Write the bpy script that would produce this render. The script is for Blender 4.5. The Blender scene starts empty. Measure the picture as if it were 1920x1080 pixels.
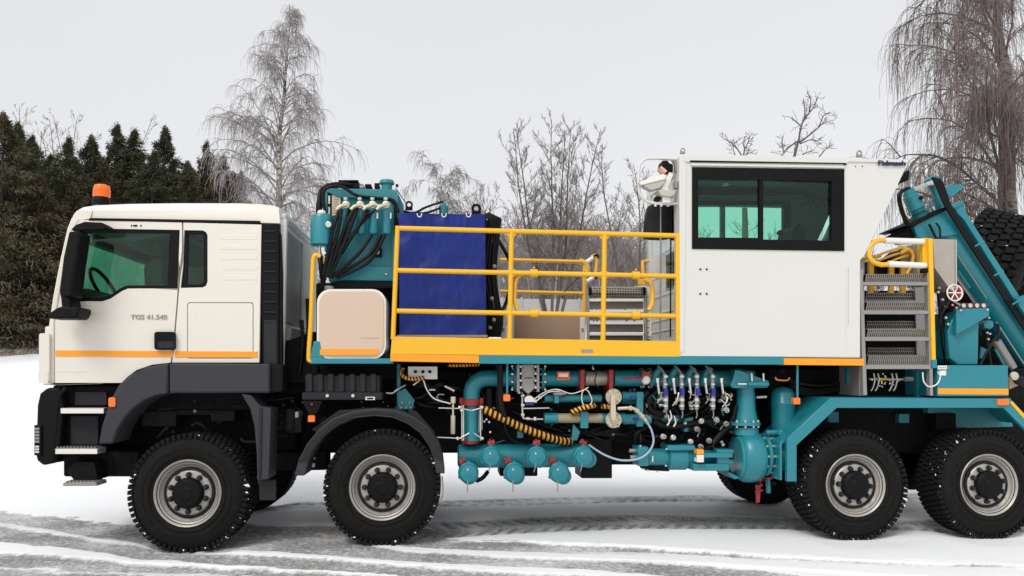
import bpy, bmesh, math, random
import numpy as np
from mathutils import Vector, Matrix, geometry, noise

# ------------------------------------------------------------------ camera, sky, sun, exposure
scene = bpy.context.scene
COL = scene.collection
F = 1450.0                      # focal length in photo pixels (1920 wide)
CAM = Vector((0.0, -7.37, 1.589))
YAW, PITCH, ROLL, SHIFT = math.radians(5.0), math.radians(3.95), 0.005, 60.0
ROT = (Matrix.Rotation(-YAW, 3, 'Z') @ Matrix.Rotation(math.pi / 2 + PITCH, 3, 'X') @ Matrix.Rotation(ROLL, 3, 'Z'))
cd = bpy.data.cameras.new("camera")
cam = bpy.data.objects.new("camera", cd)
COL.objects.link(cam)
cam.matrix_world = Matrix.Translation(CAM) @ ROT.to_4x4()
cd.sensor_width = 36.0
cd.lens = 36.0 * F / 1920.0
cd.shift_y = SHIFT / 1920.0
cd.clip_start = 0.05
cd.clip_end = 2000
scene.camera = cam

world = bpy.data.worlds.new("World")
scene.world = world
world.use_nodes = True
wn, wl = world.node_tree.nodes, world.node_tree.links
wn.clear()
SUN_EL, SUN_AZ = math.radians(48), math.radians(215)
w_out = wn.new("ShaderNodeOutputWorld")
sky = wn.new("ShaderNodeTexSky"); sky.sky_type = 'NISHITA'; sky.sun_disc = False
sky.sun_elevation = SUN_EL; sky.sun_rotation = SUN_AZ
sky.air_density = 1.5; sky.dust_density = 4.0
hs = wn.new("ShaderNodeHueSaturation"); hs.inputs['Saturation'].default_value = 0.15
wl.new(sky.outputs[0], hs.inputs['Color'])
b1 = wn.new("ShaderNodeBackground"); b1.inputs['Strength'].default_value = 0.05
wl.new(hs.outputs[0], b1.inputs['Color'])
tc = wn.new("ShaderNodeTexCoord")
cn = wn.new("ShaderNodeTexNoise"); cn.inputs['Scale'].default_value = 2.2; cn.inputs['Detail'].default_value = 3
wl.new(tc.outputs['Generated'], cn.inputs['Vector'])
cr = wn.new("ShaderNodeValToRGB")
cr.color_ramp.elements[0].position = 0.3; cr.color_ramp.elements[0].color = (0.775, 0.785, 0.815, 1)
cr.color_ramp.elements[1].position = 0.7; cr.color_ramp.elements[1].color = (0.815, 0.822, 0.845, 1)
wl.new(cn.outputs['Fac'], cr.inputs[0])
b2 = wn.new("ShaderNodeBackground"); b2.inputs['Strength'].default_value = 0.78
wl.new(cr.outputs[0], b2.inputs['Color'])
ad = wn.new("ShaderNodeAddShader")
wl.new(b1.outputs[0], ad.inputs[0]); wl.new(b2.outputs[0], ad.inputs[1]); wl.new(ad.outputs[0], w_out.inputs['Surface'])

sd = bpy.data.lights.new("sun", 'SUN'); sd.energy = 1.5; sd.angle = math.radians(25); sd.color = (1.0, 0.97, 0.92)
sun = bpy.data.objects.new("sun", sd); COL.objects.link(sun)
az = math.radians(215)          # from behind and a little left of the camera
sun_dir = Vector((math.sin(az) * math.cos(SUN_EL), math.cos(az) * math.cos(SUN_EL), math.sin(SUN_EL)))
sun.rotation_euler = sun_dir.to_track_quat('Z', 'Y').to_euler()
scene.view_settings.view_transform = 'Standard'
scene.view_settings.look = 'None'
scene.view_settings.exposure = 0.0
scene.view_settings.gamma = 1.0
scene.view_settings.use_curve_mapping = False

# ------------------------------------------------------------------ measuring helpers
def ray(px, py):
    return ROT @ Vector(((px - 960) / F, (540 - py + SHIFT) / F, -1.0))
def P(px, py, Y):
    """point of the plane y = Y that the measured direction (px, py) meets"""
    d = ray(px, py)
    return CAM + d * ((Y - CAM.y) / d.y)
def G(px, py, z=0.0):
    d = ray(px, py)
    return CAM + d * ((z - CAM.z) / d.z)
FWD = ROT @ Vector((0, 0, -1))
def SC(p):
    return (p - CAM).dot(FWD) / F          # metres per measured unit at p

# ------------------------------------------------------------------ mesh builder
class MB:
    def __init__(s): s.v, s.f = [], []
    def add(s, vs, fs):
        o = len(s.v); s.v += [tuple(v) for v in vs]; s.f += [tuple(i + o for i in f) for f in fs]; return s
    def box(s, a, b):
        x0, y0, z0 = a; x1, y1, z1 = b
        return s.add([(x0,y0,z0),(x1,y0,z0),(x1,y1,z0),(x0,y1,z0),(x0,y0,z1),(x1,y0,z1),(x1,y1,z1),(x0,y1,z1)],
                     [(0,3,2,1),(4,5,6,7),(0,1,5,4),(1,2,6,5),(2,3,7,6),(3,0,4,7)])
    def obox(s, c, sx, sy, sz, R=None):
        vs = []
        for dz in (-.5, .5):
            for dx, dy in ((-.5,-.5),(.5,-.5),(.5,.5),(-.5,.5)):
                v = Vector((dx*sx, dy*sy, dz*sz))
                if R is not None: v = R @ v
                vs.append(Vector(c) + v)
        return s.add(vs, [(0,3,2,1),(4,5,6,7),(0,1,5,4),(1,2,6,5),(2,3,7,6),(3,0,4,7)])
    def prism3(s, loop, d):
        n = len(loop); loop = [Vector(p) for p in loop]
        tr = geometry.tessellate_polygon([loop])
        vs = loop + [p + d for p in loop]
        fs = [tuple(t) for t in tr] + [tuple(i + n for i in reversed(t)) for t in tr]
        if n <= 12:
            fs = [tuple(range(n)), tuple(reversed(range(n, 2*n)))] if convexish(loop) else fs
        fs += [(i, (i+1) % n, (i+1) % n + n, i + n) for i in range(n)]
        return s.add(vs, fs)
    def prism(s, pts, Y0, Y1):
        return s.prism3([P(x, y, Y0) for x, y in pts], Vector((0, Y1 - Y0, 0)))
    def plate(s, outer, holes, Y0, th):
        loops = [[P(x, y, Y0) for x, y in outer]] + [[P(x, y, Y0) for x, y in h] for h in holes]
        flat = [p for l in loops for p in l]
        tr = geometry.tessellate_polygon(loops)
        n = len(flat); d = Vector((0, th, 0))
        fs = [tuple(t) for t in tr] + [tuple(i + n for i in reversed(t)) for t in tr]
        o = 0
        for l in loops:
            m = len(l); fs += [(o+i, o+(i+1) % m, o+(i+1) % m + n, o+i+n) for i in range(m)]; o += m
        return s.add(flat + [p + d for p in flat], fs)
    def tube(s, pts, r, n=8, cap=True):
        pts = [Vector(p) for p in pts]; m = len(pts)
        rs = r if isinstance(r, (list, tuple)) else [r] * m
        t = (pts[1] - pts[0]).normalized()
        u = t.cross(Vector((0, 0, 1)))
        if u.length < .1: u = t.cross(Vector((1, 0, 0)))
        u.normalize(); vs = []
        for i, p in enumerate(pts):
            a = pts[max(i-1, 0)]; b = pts[min(i+1, m-1)]
            t = (b - a)
            if t.length < 1e-9: t = Vector((0, 0, 1))
            t.normalize(); u = u - t * u.dot(t)
            if u.length < 1e-6: u = t.orthogonal()
            u.normalize(); w = t.cross(u)
            for k in range(n):
                c = 2 * math.pi * k / n
                vs.append(p + (u * math.cos(c) + w * math.sin(c)) * rs[i])
        fs = [(i*n+k, i*n+(k+1) % n, (i+1)*n+(k+1) % n, (i+1)*n+k) for i in range(m-1) for k in range(n)]
        if cap: fs += [tuple(reversed(range(n))), tuple(range((m-1)*n, m*n))]
        return s.add(vs, fs)
    def lathe(s, o, axis, prof, n=24, closed=False, cap=True):
        """prof: (t along axis, radius)"""
        o = Vector(o); ax = Vector(axis).normalized(); u = ax.orthogonal().normalized(); w = ax.cross(u); vs = []
        for t, r in prof:
            for k in range(n):
                c = 2 * math.pi * k / n
                vs.append(o + ax * t + (u * math.cos(c) + w * math.sin(c)) * r)
        m = len(prof)
        fs = [(i*n+k, i*n+(k+1) % n, (i+1)*n+(k+1) % n, (i+1)*n+k) for i in range(m-1) for k in range(n)]
        if closed: fs += [((m-1)*n+k, (m-1)*n+(k+1) % n, (k+1) % n, k) for k in range(n)]
        elif cap: fs += [tuple(reversed(range(n))), tuple(range((m-1)*n, m*n))]
        return s.add(vs, fs)
def convexish(loop):
    n = len(loop); sg = 0
    for i in range(n):
        a, b, c = loop[i], loop[(i+1) % n], loop[(i+2) % n]
        cr = (b - a).cross(c - b).y
        if abs(cr) < 1e-9: continue
        if sg == 0: sg = 1 if cr > 0 else -1
        elif (cr > 0) != (sg > 0): return False
    return True
def rrect(x0, y0, x1, y1, r, n=4):
    pts = []
    for cx, cy, a0 in ((x1-r, y0+r, -90), (x1-r, y1-r, 0), (x0+r, y1-r, 90), (x0+r, y0+r, 180)):
        for k in range(n + 1):
            a = math.radians(a0 + 90 * k / n); pts.append((cx + r*math.cos(a), cy + r*math.sin(a)))
    return pts
def smooth_path(pts, k=6):
    pts = [Vector(p) for p in pts]
    if len(pts) < 3: return pts
    q = [pts[0]*2 - pts[1]] + pts + [pts[-1]*2 - pts[-2]]; out = []
    for i in range(1, len(q) - 2):
        for j in range(k):
            t = j / k; a, b, c, d = q[i-1], q[i], q[i+1], q[i+2]
            out.append(0.5*((2*b) + (c-a)*t + (2*a-5*b+4*c-d)*t*t + (3*b-3*c+d-a)*t**3))
    out.append(pts[-1]); return out

ORG = {}
def link(o, parent, c):
    COL.objects.link(o); ORG[o.name] = Vector(c)
    if parent is not None:
        o.parent = parent; o.location = Vector(c) - ORG[parent.name]
    else: o.location = c
def thing(name, label, cat, loc, group=None, parent=None):
    o = bpy.data.objects.new(name, None); o.empty_display_size = .2
    link(o, parent, loc)
    if label: o['label'] = label
    if cat: o['category'] = cat
    if group: o['group'] = group
    return o
def tag(o, label=None, cat=None, group=None, kind=None):
    for k, v in (('label', label), ('category', cat), ('group', group), ('kind', kind)):
        if v: o[k] = v
    return o
def part(name, mb, mat, parent=None, bevel=0.0, ang=35, label=None, seg=2, recalc=True, centre=None):
    c = Vector(centre) if centre is not None else None
    if c is None:
        a = np.array(mb.v); c = Vector(((a.min(0) + a.max(0)) / 2).tolist())
    me = bpy.data.meshes.new(name)
    me.from_pydata([(v[0]-c.x, v[1]-c.y, v[2]-c.z) for v in mb.v], [], mb.f)
    if recalc:
        bm = bmesh.new(); bm.from_mesh(me); bmesh.ops.recalc_face_normals(bm, faces=bm.faces); bm.to_mesh(me); bm.free()
    for m in (mat if isinstance(mat, (list, tuple)) else [mat]): me.materials.append(m)
    if ang:
        me.shade_smooth(); me.set_sharp_from_angle(angle=math.radians(ang))
    o = bpy.data.objects.new(name, me); link(o, parent, c)
    if bevel:
        b = o.modifiers.new("bevel", 'BEVEL'); b.width = bevel; b.segments = seg; b.limit_method = 'ANGLE'; b.angle_limit = math.radians(40)
    if label: o['label'] = label
    return o
def PB(name, mat, x0, y0, x1, y1, Y0, Y1, bev=0.004, parent=None, slope=0.0, **k):
    d = slope * (x1 - x0)
    return part(name, MB().prism([(x0, y0), (x1, y0 + d), (x1, y1 + d), (x0, y1)], Y0, Y1), mat, parent or TRUCK, bev, **k)
def PP(name, mat, pts, Y0, Y1, bev=0.004, parent=None, **k):
    return part(name, MB().prism(pts, Y0, Y1), mat, parent or TRUCK, bev, **k)
def path3(pts, sm=True, k=6):
    w = [P(*p) for p in pts]
    return smooth_path(w, k) if sm else w
def PT(name, mat, pts, r, parent=None, sm=True, n=10, k=6, **kw):
    w = path3(pts, sm, k); rr = r * SC(w[len(w)//2])
    return part(name, MB().tube(w, rr, n), mat, parent or TRUCK, ang=50, **kw)
AX = {'x': Vector((1, 0, 0)), 'y': Vector((0, 1, 0)), 'z': Vector((0, 0, 1))}
def PC(name, mat, c, prof, axis='y', parent=None, n=20, bev=0, **kw):
    """lathe; prof in measured units"""
    o = P(*c); s = SC(o); a = AX[axis] if isinstance(axis, str) else axis
    return part(name, MB().lathe(o, a, [(t*s, r*s) for t, r in prof], n), mat, parent or TRUCK, bev, ang=40, **kw)

# ------------------------------------------------------------------ materials
def mat(name, col, rough=0.5, metal=0.0, var=0.08, scale=3.0, bump=0.0, bscale=60.0, dirt=None, dirt_amt=0.0, coat=0.0, spec=0.5):
    m = bpy.data.materials.new(name); m.use_nodes = True
    n, l = m.node_tree.nodes, m.node_tree.links
    b = n["Principled BSDF"]; b.inputs['Roughness'].default_value = rough; b.inputs['Metallic'].default_value = metal
    b.inputs['Coat Weight'].default_value = coat; b.inputs['Specular IOR Level'].default_value = spec
    t = n.new("ShaderNodeTexCoord")
    nz = n.new("ShaderNodeTexNoise"); nz.inputs['Scale'].default_value = scale; nz.inputs['Detail'].default_value = 6; nz.inputs['Roughness'].default_value = .65
    l.new(t.outputs['Object'], nz.inputs['Vector'])
    mx = n.new("ShaderNodeMix"); mx.data_type = 'RGBA'
    mx.inputs[6].default_value = tuple(c * (1 - var) for c in col) + (1,)
    mx.inputs[7].default_value = tuple(min(1, c * (1 + var)) for c in col) + (1,)
    l.new(nz.outputs['Fac'], mx.inputs[0]); out = mx.outputs[2]
    if dirt_amt:
        n2 = n.new("ShaderNodeTexNoise"); n2.inputs['Scale'].default_value = scale * 4; n2.inputs['Detail'].default_value = 8; n2.inputs['Roughness'].default_value = .75
        l.new(t.outputs['Object'], n2.inputs['Vector'])
        rp = n.new("ShaderNodeValToRGB"); rp.color_ramp.elements[0].position = .5; rp.color_ramp.elements[1].position = .72
        rp.color_ramp.elements[1].color = (dirt_amt,) * 3 + (1,)
        l.new(n2.outputs['Fac'], rp.inputs[0])
        m2 = n.new("ShaderNodeMix"); m2.data_type = 'RGBA'; m2.inputs[7].default_value = tuple(dirt or (.3, .28, .25)) + (1,)
        l.new(rp.outputs[0], m2.inputs[0]); l.new(out, m2.inputs[6]); out = m2.outputs[2]
    l.new(out, b.inputs['Base Color'])
    if bump:
        n3 = n.new("ShaderNodeTexNoise"); n3.inputs['Scale'].default_value = bscale; n3.inputs['Detail'].default_value = 5
        l.new(t.outputs['Object'], n3.inputs['Vector'])
        bp = n.new("ShaderNodeBump"); bp.inputs['Strength'].default_value = bump; bp.inputs['Distance'].default_value = .01
        l.new(n3.outputs['Fac'], bp.inputs['Height']); l.new(bp.outputs[0], b.inputs['Normal'])
    rr = n.new("ShaderNodeMapRange"); rr.inputs[3].default_value = max(.03, rough - .08); rr.inputs[4].default_value = min(1, rough + .1)
    l.new(nz.outputs['Fac'], rr.inputs[0]); l.new(rr.outputs[0], b.inputs['Roughness'])
    return m
def glass(name, tint, refl=1.0):
    m = bpy.data.materials.new(name); m.use_nodes = True
    n, l = m.node_tree.nodes, m.node_tree.links; n.clear()
    o = n.new("ShaderNodeOutputMaterial"); t = n.new("ShaderNodeBsdfTransparent"); t.inputs[0].default_value = tint + (1,)
    g = n.new("ShaderNodeBsdfGlossy"); g.inputs['Roughness'].default_value = .02; g.inputs[0].default_value = (.9, .95, .93, 1)
    fr = n.new("ShaderNodeFresnel"); fr.inputs[0].default_value = 1.45
    mu = n.new("ShaderNodeMath"); mu.operation = 'MULTIPLY'; mu.inputs[1].default_value = refl
    l.new(fr.outputs[0], mu.inputs[0])
    mx = n.new("ShaderNodeMixShader"); l.new(mu.outputs[0], mx.inputs[0]); l.new(t.outputs[0], mx.inputs[1]); l.new(g.outputs[0], mx.inputs[2])
    l.new(mx.outputs[0], o.inputs[0]); return m
def perforated(name, c0, c1, scale=60):
    m = bpy.data.materials.new(name); m.use_nodes = True
    n, l = m.node_tree.nodes, m.node_tree.links; b = n["Principled BSDF"]
    b.inputs['Roughness'].default_value = .45; b.inputs['Metallic'].default_value = .5
    t = n.new("ShaderNodeTexCoord"); v = n.new("ShaderNodeTexVoronoi"); v.inputs['Scale'].default_value = scale; v.inputs['Randomness'].default_value = .12
    l.new(t.outputs['Object'], v.inputs['Vector'])
    r = n.new("ShaderNodeValToRGB"); r.color_ramp.elements[0].position = .32; r.color_ramp.elements[0].color = c0 + (1,)
    r.color_ramp.elements[1].position = .42; r.color_ramp.elements[1].color = c1 + (1,)
    l.new(v.outputs['Distance'], r.inputs[0]); l.new(r.outputs[0], b.inputs['Base Color'])
    bp = n.new("ShaderNodeBump"); bp.inputs['Strength'].default_value = .6; bp.inputs['Distance'].default_value = .004
    l.new(v.outputs['Distance'], bp.inputs['Height']); l.new(bp.outputs[0], b.inputs['Normal']); return m

CREAM = mat("cream_paint", (.72, .68, .60), .28, var=.03, scale=1.2, coat=.35, dirt=(.5, .45, .38), dirt_amt=.08)
WHITE = mat("cabin_white", (.64, .63, .595), .32, var=.03, scale=1.0, dirt=(.5, .48, .44), dirt_amt=.06, bump=.03, bscale=1.5)
TEAL = mat("teal_paint", (.010, .20, .245), .34, var=.14, coat=.15, dirt=(.07, .12, .11), dirt_amt=.32)
TEALD = mat("teal_paint_dusty", (.016, .19, .22), .45, var=.12, dirt=(.08, .13, .13), dirt_amt=.25)
YEL = mat("yellow_paint", (.80, .43, .012), .4, var=.05, dirt=(.6, .35, .05), dirt_amt=.1)
YELD = mat("yellow_paint_dusty", (.80, .42, .03), .45, var=.1, dirt=(.4, .25, .05), dirt_amt=.3)
ORG_T = mat("orange_tape", (.92, .32, .01), .4, var=.05)
ORG_L = mat("orange_lamp", (.95, .17, .01), .25, var=.05)
NAVY = mat("navy_print", (.01, .012, .08), .5)
GREYP = mat("grey_print", (.30, .29, .27), .5)
BLK = mat("black_plastic", (.006, .006, .0065), .5, var=.3, scale=8, spec=.12)
BLKM = mat("black_chassis", (.005, .005, .0055), .65, var=.5, scale=6, dirt=(.035, .033, .03), dirt_amt=.3, spec=.12)
FEND = mat("fender_plastic", (.040, .040, .046), .6, var=.12, bump=.15, bscale=200, spec=.25)
DGREY = mat("dark_grey_plastic", (.022, .0225, .026), .6, var=.2, bump=.1, spec=.2)
RUB = mat("tyre_rubber", (.010, .0094, .009), .8, var=.3, scale=8, bump=.2, bscale=90, dirt=(.035, .033, .03), dirt_amt=.35, spec=.12)
HOSE = mat("black_hose", (.005, .005, .0055), .4, var=.2, spec=.2)
RIM = mat("silver_rim_paint", (.40, .375, .345), .42, metal=.25, var=.08, dirt=(.2, .19, .17), dirt_amt=.3)
RIMD = mat("rim_groove", (.018, .017, .016), .7, spec=.15)
STEEL = mat("stainless_steel", (.42, .375, .33), .42, metal=.4, var=.1, scale=6)
STEELD = mat("steel_grey", (.30, .285, .27), .45, metal=.4, var=.12)
CHROME = mat("bright_fitting", (.62, .60, .56), .3, metal=.6, var=.1)
BRASS = mat("cream_fitting", (.58, .51, .38), .4, metal=.4, var=.1)
RED = mat("red_paint", (.30, .018, .02), .45, var=.15, dirt=(.1, .02, .02), dirt_amt=.3)
BEIGE = mat("beige_panel", (.60, .45, .345), .5, var=.05, scale=2)
TAN = mat("tan_panel", (.36, .235, .16), .6, var=.12, scale=4)
TANP = mat("tan_pipe", (.33, .27, .16), .5, var=.15)
PALE = mat("pale_label", (.75, .72, .66), .5, var=.08, scale=30)
PINK = mat("printed_label", (.72, .58, .46), .5, var=.25, scale=60)
SNOWW = mat("packed_snow", (.86, .87, .89), .6, var=.04, bump=.4, bscale=40)
BLUE = mat("blue_label", (.015, .02, .22), .4, var=.1)
BLUEH = mat("pale_blue_hose", (.35, .42, .52), .35, var=.1)
PERF = perforated("perforated_steel", (.02, .018, .016), (.30, .27, .24), 34)
PERFD = perforated("perforated_steel_dark", (.012, .011, .010), (.17, .155, .14), 34)
GL = glass("green_tinted_glass", (.72, .94, .86), .6)
GLC = glass("cab_glass", (.74, .88, .81), .6)
def milky(name, tint, veil_col, amt):  # glass with an uneven translucent and diffuse tinted layer mixed in
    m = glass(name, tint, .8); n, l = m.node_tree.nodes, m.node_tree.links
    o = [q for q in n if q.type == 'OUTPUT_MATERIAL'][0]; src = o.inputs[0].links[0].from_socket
    tr = n.new("ShaderNodeBsdfTranslucent"); tr.inputs[0].default_value = veil_col + (1,); df = n.new("ShaderNodeBsdfDiffuse"); df.inputs[0].default_value = veil_col + (1,)
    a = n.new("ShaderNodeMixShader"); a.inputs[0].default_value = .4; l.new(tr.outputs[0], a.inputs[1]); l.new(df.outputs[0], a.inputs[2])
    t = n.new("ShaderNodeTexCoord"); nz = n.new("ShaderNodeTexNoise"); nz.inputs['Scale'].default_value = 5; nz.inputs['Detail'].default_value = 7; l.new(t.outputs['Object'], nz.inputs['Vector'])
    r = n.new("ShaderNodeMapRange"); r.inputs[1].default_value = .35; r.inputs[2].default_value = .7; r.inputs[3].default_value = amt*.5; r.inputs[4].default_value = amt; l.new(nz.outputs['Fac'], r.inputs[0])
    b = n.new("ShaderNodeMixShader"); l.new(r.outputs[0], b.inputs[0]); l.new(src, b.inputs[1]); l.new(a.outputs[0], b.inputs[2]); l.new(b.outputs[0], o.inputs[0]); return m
GLW = milky("milky_windscreen", (.55, .82, .70), (.30, .62, .50), .75)  # pale green layer over the tint makes the windscreen paler and less clear
INT = mat("interior_trim", (.05, .065, .06), .7, var=.15)
INTL = mat("interior_lining", (.15, .185, .17), .7, var=.1)
CLOTH = mat("black_cloth", (.010, .010, .011), .85, var=.3, scale=20, bump=.5, bscale=25)

# ------------------------------------------------------------------ THE TRUCK
TRUCK = thing("pump_truck", "long white and teal oilfield pumping truck with yellow railings parked on the snow", "truck", (1.0, 1.25, 0.0))
rnd = random.Random(5)

# ---- wheels
WPX = [(354, 925, 0.0), (717, 914, 0.0), (1604, 910, 0.0), (1854, 909, 0.0)]
WR, WW = 0.545, 0.36
def build_wheel(c, parent, out=-1, R=WR, W=WW, tread=True):
    """c: centre of the outer face. out: direction of the outer side along y"""
    c = Vector(c); ax = Vector((0, -out, 0))          # axis runs inwards from the outer face
    root = bpy.data.objects.new("wheel", None); root.empty_display_size = .2; link(root, parent, c + ax * W / 2)
    t = MB()
    prof = [(.03, .29), (.0, .305), (-.012, .33), (-.022, .38), (-.018, .43), (.0, .475), (.02, .50), (.032, R-.024), (.06, R-.018), (W-.06, R-.018), (W-.032, R-.024),
            (W-.02, .50), (W, .475), (W+.018, .43), (W+.02, .36), (W, .305), (W-.04, .28)]
    t.lathe(c, ax, prof, 96, closed=True)
    for r in (.345, .40):                                 # raised rings of the sidewall
        t.lathe(c, ax, [(-.016, r-.004), (-.025, r-.002), (-.025, r+.002), (-.016, r+.004)], 72, closed=True)
    nb = 64
    for k in range(nb):
        for row in range(4):
            a = 2 * math.pi * (k + (.5 if row % 2 else 0)) / nb
            y = W * (.09, .36, .64, .91)[row]
            sw = W * (.19 if row in (0, 3) else .22)
            R3 = Matrix.Rotation(a, 3, 'Y') @ Matrix.Rotation((.25, -.3, .3, -.25)[row], 3, 'Z')
            p = c + ax * y + Vector((math.sin(a), 0, math.cos(a))) * (R - .016)
            t.obox(p, .036, sw, .026, Matrix.Rotation(a, 3, 'Y') @ Matrix.Rotation((.25, -.35, .35, -.25)[row], 3, 'X').to_3x3() if False else Matrix.Rotation(a, 3, 'Y'))
        a = 2 * math.pi * k / nb                           # shoulder lug running down the side
        for yy in (.012, W - .012):
            p = c + ax * yy + Vector((math.sin(a), 0, math.cos(a))) * (R - .036)
            t.obox(p, .028, .020, .030, Matrix.Rotation(a, 3, 'Y'))
    part("tyre", t, RUB, root, ang=30)
    r = MB().lathe(c, ax, [(.02, .30), (-.008, .306), (-.014, .300), (-.006, .288), (.012, .278), (.02, .262), (.034, .255), (.05, .235), (.075, .226), (.085, .216), (.040, .207), (.026, .19), (.022, .15), (.026, .12), (.2, .12), (.2, .28)], 64, cap=False)
    part("rim", r, RIM, root, ang=30)
    g = MB().lathe(c, ax, [(.080, .232), (.036, .229), (.030, .2085), (.080, .205)], 64, closed=True)
    for r1, r2, tt in ((.2985, .3015, -.0105), (.279, .283, .002), (.262, .2645, .0185)):
        g.lathe(c, ax, [(tt + .006, r2), (tt - .002, r2), (tt - .002, r1), (tt + .006, r1)], 64, closed=True)
    part("rim_groove", g, RIMD, root)
    for k in range(5):
        a = 2*math.pi*(k+.3)/5
        part("rim_slot", MB().obox(c + ax*.035 + Vector((math.sin(a), 0, math.cos(a)))*.209, .05, .02, .016, Matrix.Rotation(a, 3, 'Y')), RIMD, root)
    h = MB().lathe(c, ax, [(.06, .142), (.0, .142), (-.02, .134), (-.035, .115), (-.04, .06), (-.048, .05), (-.048, .0005)], 40)
    part("hub_cap", h, BLK, root, ang=30)
    for k in range(10):
        a = 2*math.pi*(k+.5)/10; p = c + Vector((math.sin(a), 0, math.cos(a))) * .166
        part("wheel_nut", MB().lathe(p, ax, [(.03, .026), (.012, .026), (.010, .018), (-.016, .017), (-.020, .008), (-.020, .0005)], 10), [DGREY], root, ang=30)
    s = MB()                                               # snow caught between the lugs
    rr = random.Random(int(c.x*100))
    for k in range(46):
        a = rr.uniform(-2.6, 2.6) if rr.random() < .3 else rr.choice((-1, 1)) * rr.uniform(1.0, 2.9)
        q = rr.uniform(.004, .010) * (1.9 if rr.random() < .2 else 1)
        yy = rr.choice((.0, .015, .03, .1, W*.5)) + rr.uniform(-.01, .02)
        p = c + ax*yy + Vector((math.sin(a), 0, math.cos(a))) * (R - .01 + rr.uniform(-.025, .008))
        s.add([p + Vector(d) * q * rr.uniform(.7, 1.3) for d in ((1.6,0,0),(0,1.2,0),(-1.6,0,0),(0,-1.2,0),(0,0,1.1),(0,0,-1.1))],
              [(0,1,4),(1,2,4),(2,3,4),(3,0,4),(1,0,5),(2,1,5),(3,2,5),(0,3,5)])
    tag(part("packed_snow", s, SNOWW, root), kind="stuff")
    return root
def copy_tree(o, delta, parent):
    c = o.copy(); COL.objects.link(c); c.parent = parent
    if delta is not None: c.location = o.location + delta
    for ch in list(o.children):
        copy_tree(ch, None, c)
    return c
wheels = []
for i, (x, y, Y) in enumerate(WPX):
    c = P(x, y, Y)
    wheels.append(c)
w0 = build_wheel(wheels[1], TRUCK, -1)
for i in (0, 2, 3):
    c = copy_tree(w0, wheels[i] - wheels[1], TRUCK)
    if i == 0: c.rotation_euler = (0, .3, math.radians(-3)); 
    else: c.rotation_euler = (0, .35 * i, 0)
far0 = build_wheel(Vector((wheels[1].x, 2.48, wheels[1].z)), TRUCK, 1)
for i in (0, 2, 3):
    copy_tree(far0, Vector((wheels[i].x - wheels[1].x, 0, wheels[i].z - wheels[1].z)), TRUCK)
for i in range(4):
    c = wheels[i]
    part("axle", MB().tube([Vector((c.x, .2, c.z)), Vector((c.x, 1.0, c.z)), Vector((c.x, 1.25, c.z)), Vector((c.x, 1.5, c.z)), Vector((c.x, 2.3, c.z))], [.13, .11, .24, .11, .13], 14), BLKM, TRUCK)
    part("hub_drum", MB().lathe(Vector((c.x, .2, c.z)), (0, 1, 0), [(0, .2), (.2, .2), (.22, .1)], 20), BLKM, TRUCK)

# ---- chassis masses (frame rails, engine, gearboxes, tanks)
def WB(name, m, x0, y0, x1, y1, Y0, Y1, bev=.01, **k): return PB(name, m, x0, y0, x1, y1, Y0, Y1, bev, **k)
WB("frame_rail", BLKM, 200, 770, 2000, 830, .80, .90)
WB("frame_rail", BLKM, 200, 770, 2000, 830, 1.62, 1.72)
WB("engine_block", BLKM, 190, 700, 560, 850, .70, 1.85, .04)
WB("gearbox", BLKM, 560, 690, 880, 850, .75, 1.75, .04)
WB("transfer_case", BLKM, 1095, 800, 1290, 872, .85, 1.65, .04)
WB("subframe", BLKM, 735, 684, 1640, 742, .95, 1.05)
WB("subframe", BLKM, 735, 684, 1640, 742, 1.95, 2.05)
WB("hydraulic_block", BLKM, 880, 742, 1110, 872, .62, 1.3, .02)
WB("pump_block", BLKM, 1110, 700, 1380, 830, .70, 1.4, .02)
WB("far_side_tank", BLKM, 560, 690, 870, 845, 1.9, 2.3, .03)
WB("far_side_tank", BLKM, 880, 690, 1470, 842, 1.95, 2.35, .03)
WB("rear_frame_box", BLKM, 1440, 690, 1990, 850, .62, 1.9, .02)
WB("under_box", BLK, 1090, 822, 1148, 897, .55, .95, .012)
WB("under_box", BLK, 937, 862, 1008, 893, .62, .95, .012)
WB("lower_sill", BLKM, 484, 850, 612, 884, .5, .8, .01, slope=-.02)
WB("cab_underside", BLKM, 115, 722, 500, 770, .35, 2.2, .02)
WB("front_crossmember", BLKM, 118, 846, 260, 894, .25, 2.1, .02)
WB("deck_floor", BLKM, 592, 664, 1618, 680, .08, 2.45, .004)
PT("drain_hose", HOSE, [(915, 884, .5), (905, 896, .45), (893, 902, .42)], 4)
for k in range(10):
    x = 1575 + k * 8.3
    PC("frame_bolt", CHROME, (x, 786, .78), [(0, 1.6), (-1.5, 1.3), (-1.6, .1)], n=8)
for k in range(6):
    PC("frame_bolt", CHROME, (1757 + k*8.3, 787, .78), [(0, 1.4), (-1.5, 1.2), (-1.6, .1)], n=8)
WB("axle_bracket", TEALD, 1553, 772, 1573, 792, .55, .8, .004)
WB("axle_bracket", TEALD, 1686, 776, 1705, 793, .55, .8, .004)
PP("spring_bracket", TEALD, [(1740, 765), (1890, 766), (1900, 800), (1793, 803), (1790, 775), (1740, 775)], .5, .6)
WB("spring_bracket", BLKM, 1755, 775, 1793, 806, .45, .62)

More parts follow.
